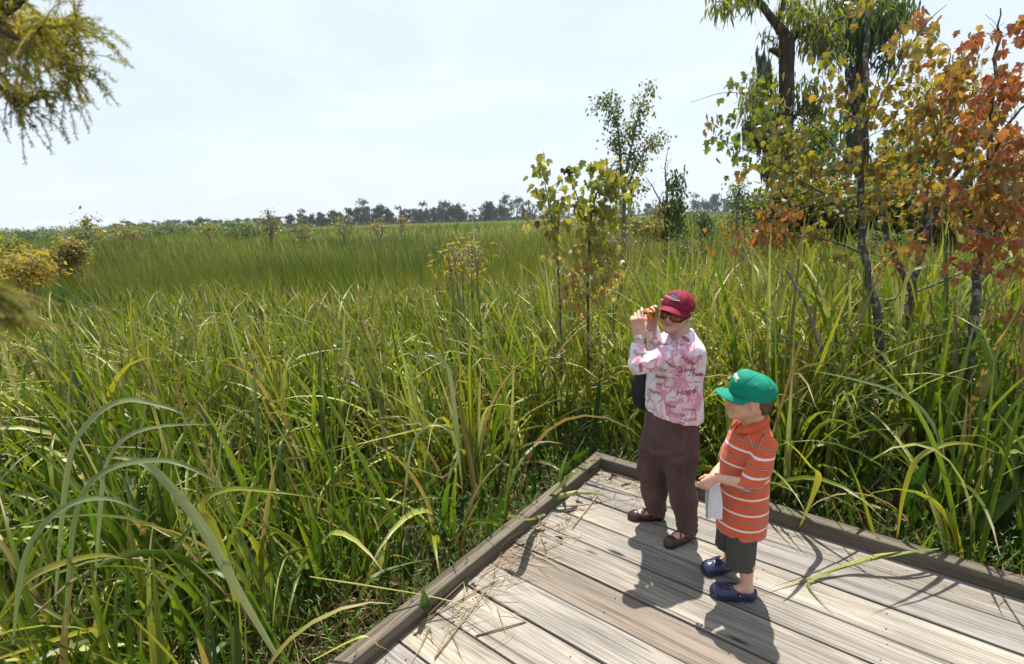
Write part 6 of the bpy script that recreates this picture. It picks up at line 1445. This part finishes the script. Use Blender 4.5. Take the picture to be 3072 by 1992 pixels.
for nm, an, toe, heel in (('n', ank_n, np.array([1.085, 2.385, .0]), np.array([1.292, 2.343, .0])), ('f', ank_f, np.array([1.105, 2.560, .0]), np.array([1.312, 2.608, .0]))):
    toes[nm] = (toe, heel); f_ = (toe-heel)/np.linalg.norm(toe-heel)
    S.cone(an, heel+f_*.03+(0, 0, .04), .03, .027, .02); S.cone(an-(0, 0, .012), heel*.45+toe*.55+np.array([0, 0, .042]), .028, .024, .02); S.cone(heel*.45+toe*.55+np.array([0, 0, .04]), toe-f_*.03+(0, 0, .035), .024, .018, .02)
S.f = np.maximum(S.f, (.02-S.ax[2])[None, None, :].astype(np.float32))
def colb(V):
    A = np.zeros((len(V), 4)); L = (V-Hb)@Mb/1.04
    A[:, 0] = .7*np.exp(-((L[:, 0]-.1)/.02)**2-(L[:, 1]/.024)**2-((L[:, 2]+.061)/.008)**2)
    for c, r in (((.085, .04, -.035), .03), ((.085, -.04, -.035), .03), ((-.014, .082, 0), .036)):
        A[:, 1] = np.maximum(A[:, 1], .6*np.exp(-(np.linalg.norm(L-np.array(c), axis=1)/r)**2))
    for q in (1, -1):
        e = np.exp(-((L[:, 0]-.092)/.012)**4-((L[:, 1]-.031*q)/.012)**4-((L[:, 2]-.003)/.0055)**4); A[:, 2] = np.maximum(A[:, 2], e)
        e2 = np.exp(-((L[:, 0]-.094)/.012)**4-((L[:, 1]-.031*q)/.006)**4-((L[:, 2]-.003)/.006)**4)
        e3 = .8*np.exp(-((L[:, 0]-.09)/.02)**4-((L[:, 1]-.033*q)/.017)**4-((L[:, 2]-.024)/.004)**2)
        A[:, 3] = np.maximum(A[:, 3], np.maximum(e2, e3))
    return A
S.build('body', SKIN_B, boy, 1, colb)
# polo shirt with knitted stripes (real cloth stripes: level bands)
t = NT('striped_pique'); v = t.coord(); z = t.sep(v)[2]
zn = t.math('ADD', z, t.math('MULTIPLY', t.math('SUBTRACT', t.noise(5, 2, v), .5), .010))
ph = t.math('FRACT', t.math('DIVIDE', t.math('ADD', zn, -.434+.0905*6.08), .0905))
lowm = t.ramp(t.math('MULTIPLY', z, .8), [(.762, 1.0), (.766, 0.0)])
def band(c, w, soft=.012): return t.ramp(ph, [(max(0, c-w-soft), 0.0), (max(0.001, c-w), 1.0), (c+w, 1.0), (c+w+soft, 0.0)])
c = t.mix(t.ramp(t.noise(40, 4, v), [(.3, 0.0), (.7, 1.0)]), (.60, .085, .020), (.72, .115, .03))
c = t.mix(t.math('MULTIPLY', lowm, band(.08, .050)), c, (.80, .74, .76)); c = t.mix(t.math('MULTIPLY', lowm, band(.58, .042, .008)), c, (.055, .02, .02)); c = t.mix(t.math('MULTIPLY', lowm, band(.58, .014, .006)), c, (.62, .42, .4))
stripe = t.done(t.bsdf(c, .8, t.bump(t.noise(650, 2, v), .4, .0008), Sheen_Weight=.15))
plain_o = simple('orange_rib', (.66, .10, .028), .8, 500, .4)
PS = SDF((1.04, 2.16, .33), (1.46, 2.72, 1.09), .0038)
PS.loft([(.345, 1.240, 2.455, .130, .134), (.45, 1.245, 2.455, .127, .130), (.57, 1.248, 2.455, .124, .124), (.70, 1.240, 2.455, .125, .120), (.80, 1.242, 2.455, .122, .120), (.88, 1.255, 2.455, .114, .120), (.94, 1.268, 2.455, .092, .114), (.985, 1.275, 2.455, .07, .084), (1.03, 1.278, 2.455, .055, .058)], .02)
cfn, cff = A2(1145, 548, 2.285), np.array([1.23, 2.63, .70])
PS.chain([shn+(0, 0, -.012), (shn+cfn)/2+(.004, -.012, 0), cfn], [.047, .057, .060], .014); PS.chain([shf, cff], [.048, .058], .014)
for a_, b_ in ((shn, cfn), (shf, cff)):
    v_ = (b_-a_)/np.linalg.norm(b_-a_); PS.cone(b_+v_*.045, b_+v_*.12, .075, .09, .002, True); PS.cone(b_-v_*.0, b_+v_*.06, .047, .053, .003, True)
PS.cone((1.265, 2.455, 1.015), (1.25, 2.455, 1.10), .05, .07, .004, True)
PS.cone((1.205, 2.45, 1.01), (1.18, 2.45, 1.03), .035, .04, .004, True); PS.cone((1.2, 2.45, .985), (1.155, 2.45, .985), .008, .024, .004, True)
PS.plane_cut((1.24, 2.455, .372), (-.06, 0, -1/1.002))
PS.cone((1.24, 2.455, .25), (1.24, 2.455, .40), .115, .118, .004, True)
sx = np.array([A2(1065, 930, 2.352)[0], 2.352, .40]); PS.cone(sx-(0, 0, .05), sx+(0, 0, .018), .032, .003, .001, True)
PS.fold(.0048, 24, 9, .35)
polo = PS.build('polo_shirt', stripe, boy, 1)
m = MB(); tcv = lambda a, r, z: np.array([1.268+r*math.cos(a)*1.05, 2.455+r*math.sin(a), z])
V = []; n_ = 40
for i in range(n_+1):
    a = R(205)-i/n_*R(410)*1.0
    a = math.pi-R(14)-i/n_*(2*math.pi-R(28))
    fr = .5+.5*math.cos(a-math.pi)      # 1 at the front
    zt = 1.058-.062*fr; rt_ = .056+.004*fr
    for (dr, dz) in ((0, 0), (.004, .001), (.020+.012*fr, -.030-.004*fr), (.018+.012*fr, -.032-.004*fr), (.002, -.006)):
        V.append(tcv(a, rt_+dr, zt+dz)-np.array([.018*fr, 0, 0]))
F = [[i*5+j, i*5+(j+1) % 5, (i+1)*5+(j+1) % 5, (i+1)*5+j] for i in range(n_) for j in range(5)]
m.add(np.array(V), [np.array(F), np.array([[0, 1, 2, 3, 4], [n_*5+4, n_*5+3, n_*5+2, n_*5+1, n_*5]])])
m.build('collar', plain_o, polo)
tp_ = bvh(polo); m = MB()
for ln in ([(915, 905), (940, 980), (970, 1060), (995, 1135)], [(1145, 915), (1120, 990), (1085, 1080), (1060, 1155)]):
    surfline(tp_, A3, bez([(a, b, 0) for a, b in ln], 5)[:, :2], .0042, m, 0, 5, 2.0, -.002); surfline(tp_, A3, bez([(a, b, 0) for a, b in ln], 5)[:, :2], .0018, m, 1, 5, 2.0, .0014)
m.build('shoulder_stripe', [simple('dark_stripe', (.07, .025, .025), .8), simple('pale_stripe', (.6, .45, .42), .8)], polo)
# shorts
SO = SDF((1.08, 2.2, .14), (1.44, 2.72, .55), .004)
SO.loft([(.36, 1.235, 2.46, .108, .11), (.5, 1.235, 2.46, .10, .10)], .02)
SO.chain([(1.234, 2.41, .42), (1.226, 2.392, .19)], [.078, .074], .02); SO.chain([(1.232, 2.52, .42), (1.235, 2.555, .195)], [.080, .076], .02)
SO.f = np.maximum(SO.f, (.183-SO.ax[2])[None, None, :].astype(np.float32))
SO.cone((1.226, 2.392, .1), (1.226, 2.392, .175), .064, .060, .003, True); SO.cone((1.235, 2.555, .1), (1.235, 2.555, .175), .062, .058, .003, True)
SO.fold(.003, 24, 4, .5)
SO.build('shorts', simple('olive_grey_cotton', (.062, .055, .045), .85, 500, .3), boy, 1)
# clogs
navy = simple('navy_foam', (.022, .026, .075), .38, 0, .2, .15)
for nm in ('n', 'f'):
    toe, heel = toes[nm]; f_ = (toe-heel)/np.linalg.norm(toe-heel); s_ = np.cross([0, 0, 1.0], f_)
    toe = toe+f_*.012; heel = heel-f_*.008; L = np.linalg.norm(toe-heel)
    at = lambda a, s, z: heel+f_*a*L+s_*s+np.array([0, 0, z])
    Q = SDF(np.minimum(toe, heel)-(.08, .08, .004), np.maximum(toe, heel)+(.08, .08, .12), .0027)
    Q.cone(at(.14, 0, .024), at(.5, 0, .024), .036, .04, .02); Q.cone(at(.5, 0, .024), at(.80, 0, .024), .042, .047, .02)
    Q.cone(at(.62, 0, .036), at(.84, 0, .028), .041, .040, .025); Q.cone(at(.5, 0, .054), at(.56, 0, .046), .036, .034, .02)
    Q.cone(at(.08, 0, .045), at(.16, 0, .045), .027, .032, .02)
    Q.cone(at(.16, 0, .075), at(.40, 0, .082), .036, .036, .004, True); Q.cone(at(.2, 0, .05), at(.45, 0, .055), .029, .029, .004, True)
    Q.cone(at(.03, 0, .1), at(.3, 0, .1), .035, .035, .004, True)
    for a, s, z in [(.62, .012, .08), (.62, -.012, .08), (.68, .024, .068), (.68, 0, .078), (.68, -.024, .068), (.75, .013, .07), (.75, -.013, .07), (.81, .024, .055), (.81, 0, .064), (.81, -.024, .055), (.62, .030, .066), (.62, -.030, .066), (.87, .01, .055), (.87, -.01, .055)]:
        Q.cone(at(a, s, z+.012), at(a, s*.9, z-.022), .0042, .0042, 0, True)
    for a in (.55, .66, .77, .88):
        for sg in (1, -1):
            Q.cone(at(a, sg*.06, .027), at(a, sg*.036, .03), .005, .004, 0, True)
    Q.cone(at(1.05, 0, .03), at(.92, 0, .034), .006, .005, 0, True)
    # groove between upper and sole
    Q.f = np.maximum(Q.f, (.002-Q.ax[2])[None, None, :].astype(np.float32))
    Q.f += (.0015*np.exp(-((Q.ax[2]-.020)/.002)**2))[None, None, :].astype(np.float32)
    clog = Q.build('clog', navy, boy, 1)
    m = MB(); pts = [at(.40-.36*math.sin(t_*math.pi)**.8 if True else 0, .039*math.cos(t_*math.pi), .052+.008*math.sin(t_*math.pi)) for t_ in np.linspace(0, 1, 17)]
    m.tube(pts, .0075, 8, flat=.45, flatdir=(0, 0, 1)); m.build('heel_strap', navy, clog)
    for sg in (1, -1):
        m = MB(); p_ = at(.40, sg*.043, .052); m.tube([p_, p_+s_*sg*.005], [.0075, .0068], 14, mi=0)
        q_ = p_+s_*sg*.0052; m.tube([q_, q_+s_*sg*.0008], .0035, 5, mi=1)
        m.build('rivet', [simple('dark_rivet', (.02, .025, .05), .4), simple('white_mark', (.7, .7, .68), .5)], clog)
# cap
gr, gr2 = capmat('green_twill', (.0, .235, .155), False), capmat('green_visor', (.0, .235, .155), True)
cb = empty('cap', (0, 0, 0)); cb.parent = boy; cb.location = -Vector(BX)
crown_b = cap(Hb, Mb, 1.06, gr, gr2, cb, 0, (-.008, 0, .040), (.108, .089, .088), .010, .16, .080, 1.05, .024, ((.036, 0, .086), (.042, .056, .050)), fold=.0020, lift=-.022)
tb = bvh(crown_b); m = MB()
def AG(x, y, Y): return P(2120+x/9.645, 1080+y/9.645, Y)
for ln, w_ in (([(1040, 180), (1250, 260), (1420, 320), (1560, 372)], .0012), ([(1560, 372), (1350, 480), (1130, 640), (930, 830)], .0012), ([(1600, 385), (1760, 560), (1880, 720), (1950, 880)], .0012)):
    surfline(tb, AG, bez([(a, b, 0) for a, b in ln], 6)[:, :2], w_, m, 0, Y0=2.0, out=.0002)
surfline(tb, AG, [(1575, 372), (1585, 374), (1595, 378)], .006, m, 0, 8, 2.0)
for x, y in ((1418, 708), (1858, 812)):
    surfline(tb, AG, [(x+20*math.cos(u_), y+20*math.sin(u_)) for u_ in np.linspace(0, 6.3, 10)], .0011, m, 1, 5, 2.0)
m.build('stitching', [simple('green_seam', (.0, .13, .08), .8), simple('pale_eyelet', (.2, .5, .4), .7)], cb)
m = MB()
V, F = text_mesh("'s eat", 0, .03); c0 = AG(880, 430, 2.2)
decal(m, tb, V, F, AG(862, 410, 2.2), .027, R(-66), 0, .0022)
V = []; F = []
for i in range(9):
    x0 = (i-4.5)*.62; hgt_ = (.5, .42, .55, .4, .42, .5, .4, .42, .45)[i]; w0 = (.34, .42, .3, .44, .4, .3, .42, .36, .4)[i]
    F.append([len(V)+j for j in range(4)]); V += [(x0, -.22, 0), (x0+w0, -.22, 0), (x0+w0, -.22+hgt_, 0), (x0, -.22+hgt_, 0)]
decal(m, tb, np.array(V), F, AG(805, 480, 2.2), .0115, R(-66), 0, .0022)
m.build('lettering', simple('white_stitch', (.8, .8, .78), .7), cb, False)
hg = SDF(Hb-.16, Hb+.16, .0035)
hg.ell(TB((-.028, 0, .012)), (.091, .083, .075), Mb, .01); hg.ell(TB((-.06, 0, -.04)), (.042, .055, .045), Mb, .02)
hg.plane_cut(TB((-.030, 0, 0)), Mb@np.array([1.0, 0, -.35])); hg.fold(.003, 130, 8, 2.0)
hair = NT('brown_hair'); v_ = hair.coord(scale=(60, 60, 8)); c_ = hair.ramp(hair.noise(3, 4, v_), [(.3, (.05, .018, .008)), (.7, (.14, .06, .03))])
hg.build('hair', hair.done(hair.bsdf(c_, .5)), boy, 1)
# papers hanging from the boy's hands
pc = A2(880, 500, 2.385)
pap = empty('paper_booklet', pc+(0, 0, -.24)); tag(pap, 'sheaf of white folded papers hanging from the hands of the child in orange', 'papers')
pmat = simple('white_paper', (.74, .73, .78), .6, var=.04); pink = simple('grey_print', (.30, .27, .36), .7, var=.3, vscale=90)
for k_ in range(7):
    m = MB(); a = -.75+.21*k_; top = A2(880, 470, 2.385)+np.array([.0+.002*k_, .004*k_, 0])
    w_ = .062; h_ = .245-.008*(k_ % 3); nu, nv = 5, 14; V = []
    ax_ = np.array([math.cos(a), -math.sin(a)*.8, 0])
    for th in (0, .0009):
        for j in range(nv):
            v_ = j/(nv-1)
            for i in range(nu):
                u_ = i/(nu-1)-.5
                sp = .55+.75*math.sin(min(1, v_*1.4)*math.pi/2)-.25*v_
                p_ = top+ax_*(u_*w_*sp*1.25-.012+.018*v_)+np.array([0, -.010*math.sin(v_*2.6)-(k_-3)*.0028*(.5+v_)+th, -v_*h_])
                V.append(p_)
    q = nu*nv; F = []
    for j in range(nv-1):
        for i in range(nu-1):
            b0 = j*nu+i; F.append([b0, b0+1, b0+nu+1, b0+nu]); F.append([q+b0, q+b0+nu, q+b0+nu+1, q+b0+1])
    mi = [0]*len(F)
    m.add(np.array(V), np.array(F)); m.build('sheet', pmat, pap)
    if k_ == 6:
        m = MB(); Vn = np.array(V[:q]); sel = []
        idx = [(j, i) for j in range(3, 8) for i in range(1, 3)]
        m.add(Vn+np.array([0, -.0016, 0]), np.array([[j*nu+i, j*nu+i+1, (j+1)*nu+i+1, (j+1)*nu+i] for j in range(2, 8) for i in (1,)])); m.build('print', pink, pap)
# ------------------------------------------------------------------ light, sky, camera
SUN_EL, SUN_AZ = R(70.5), R(14)         # azimuth clockwise from north (+Y)
w = bpy.data.worlds.new('World'); SC.world = w; w.use_nodes = True
nt = w.node_tree; nt.nodes.clear()
out = nt.nodes.new('ShaderNodeOutputWorld'); bg = nt.nodes.new('ShaderNodeBackground'); bg.inputs[1].default_value = SKYS
sky = nt.nodes.new('ShaderNodeTexSky'); sky.sky_type = 'NISHITA'; sky.sun_disc = False
sky.sun_elevation = SUN_EL; sky.sun_rotation = SUN_AZ; sky.dust_density = 2.0; sky.air_density = 1.0; sky.ozone_density = 1.6; sky.altitude = 0
tc_ = nt.nodes.new('ShaderNodeTexCoord'); mp = nt.nodes.new('ShaderNodeMapping'); mp.inputs['Scale'].default_value = (1, 1, 3.5)
nz = nt.nodes.new('ShaderNodeTexNoise'); nz.inputs['Scale'].default_value = 2.2; nz.inputs['Detail'].default_value = 7; nz.inputs['Roughness'].default_value = .6; nz.inputs['Distortion'].default_value = .6
nt.links.new(tc_.outputs['Generated'], mp.inputs['Vector']); nt.links.new(mp.outputs[0], nz.inputs['Vector'])
rp = nt.nodes.new('ShaderNodeValToRGB'); rp.color_ramp.elements[0].position = .42; rp.color_ramp.elements[0].color = (CL0,)*3+(1,); rp.color_ramp.elements[1].position = .72; rp.color_ramp.elements[1].color = (CL1,)*3+(1,)
nt.links.new(nz.outputs['Fac'], rp.inputs[0])
mx = nt.nodes.new('ShaderNodeMix'); mx.data_type = 'RGBA'; nt.links.new(rp.outputs[0], mx.inputs[0]); nt.links.new(sky.outputs[0], mx.inputs[6]); mx.inputs[7].default_value = VEIL
nt.links.new(mx.outputs[2], bg.inputs[0]); nt.links.new(bg.outputs[0], out.inputs[0])
sd = bpy.data.lights.new('sun', 'SUN'); sd.energy = SUNE; sd.angle = R(.5); sd.color = (1, .94, .84)
so = bpy.data.objects.new('sun', sd); COL.objects.link(so)
dv = Vector((math.sin(SUN_AZ)*math.cos(SUN_EL), math.cos(SUN_AZ)*math.cos(SUN_EL), math.sin(SUN_EL)))
so.rotation_euler = dv.to_track_quat('Z', 'Y').to_euler(); so.location = (0, 0, 30)
cd = bpy.data.cameras.new('camera'); co = bpy.data.objects.new('camera', cd); COL.objects.link(co)
cd.sensor_width = 36; cd.lens = FPX/3072*36; cd.clip_end = 6000; cd.clip_start = .05
Mx = Matrix(((rt[0], up[0], -fw[0], 0), (rt[1], up[1], -fw[1], 0), (rt[2], up[2], -fw[2], CAMZ), (0, 0, 0, 1)))
co.matrix_world = Mx
cd.dof.use_dof = True; cd.dof.focus_distance = 3.6; cd.dof.aperture_fstop = 4.0
SC.camera = co
vs = SC.view_settings; vs.view_transform = 'Standard'; vs.look = 'None'; vs.exposure = EXPO; vs.gamma = 1; vs.use_curve_mapping = False
SC.render.engine = 'CYCLES'
cy = SC.cycles; cy.max_bounces = 6; cy.diffuse_bounces = 2; cy.glossy_bounces = 2; cy.transmission_bounces = 4; cy.transparent_max_bounces = 4; cy.caustics_reflective = False; cy.caustics_refractive = False
cy.use_denoising = True; cy.use_adaptive_sampling = True
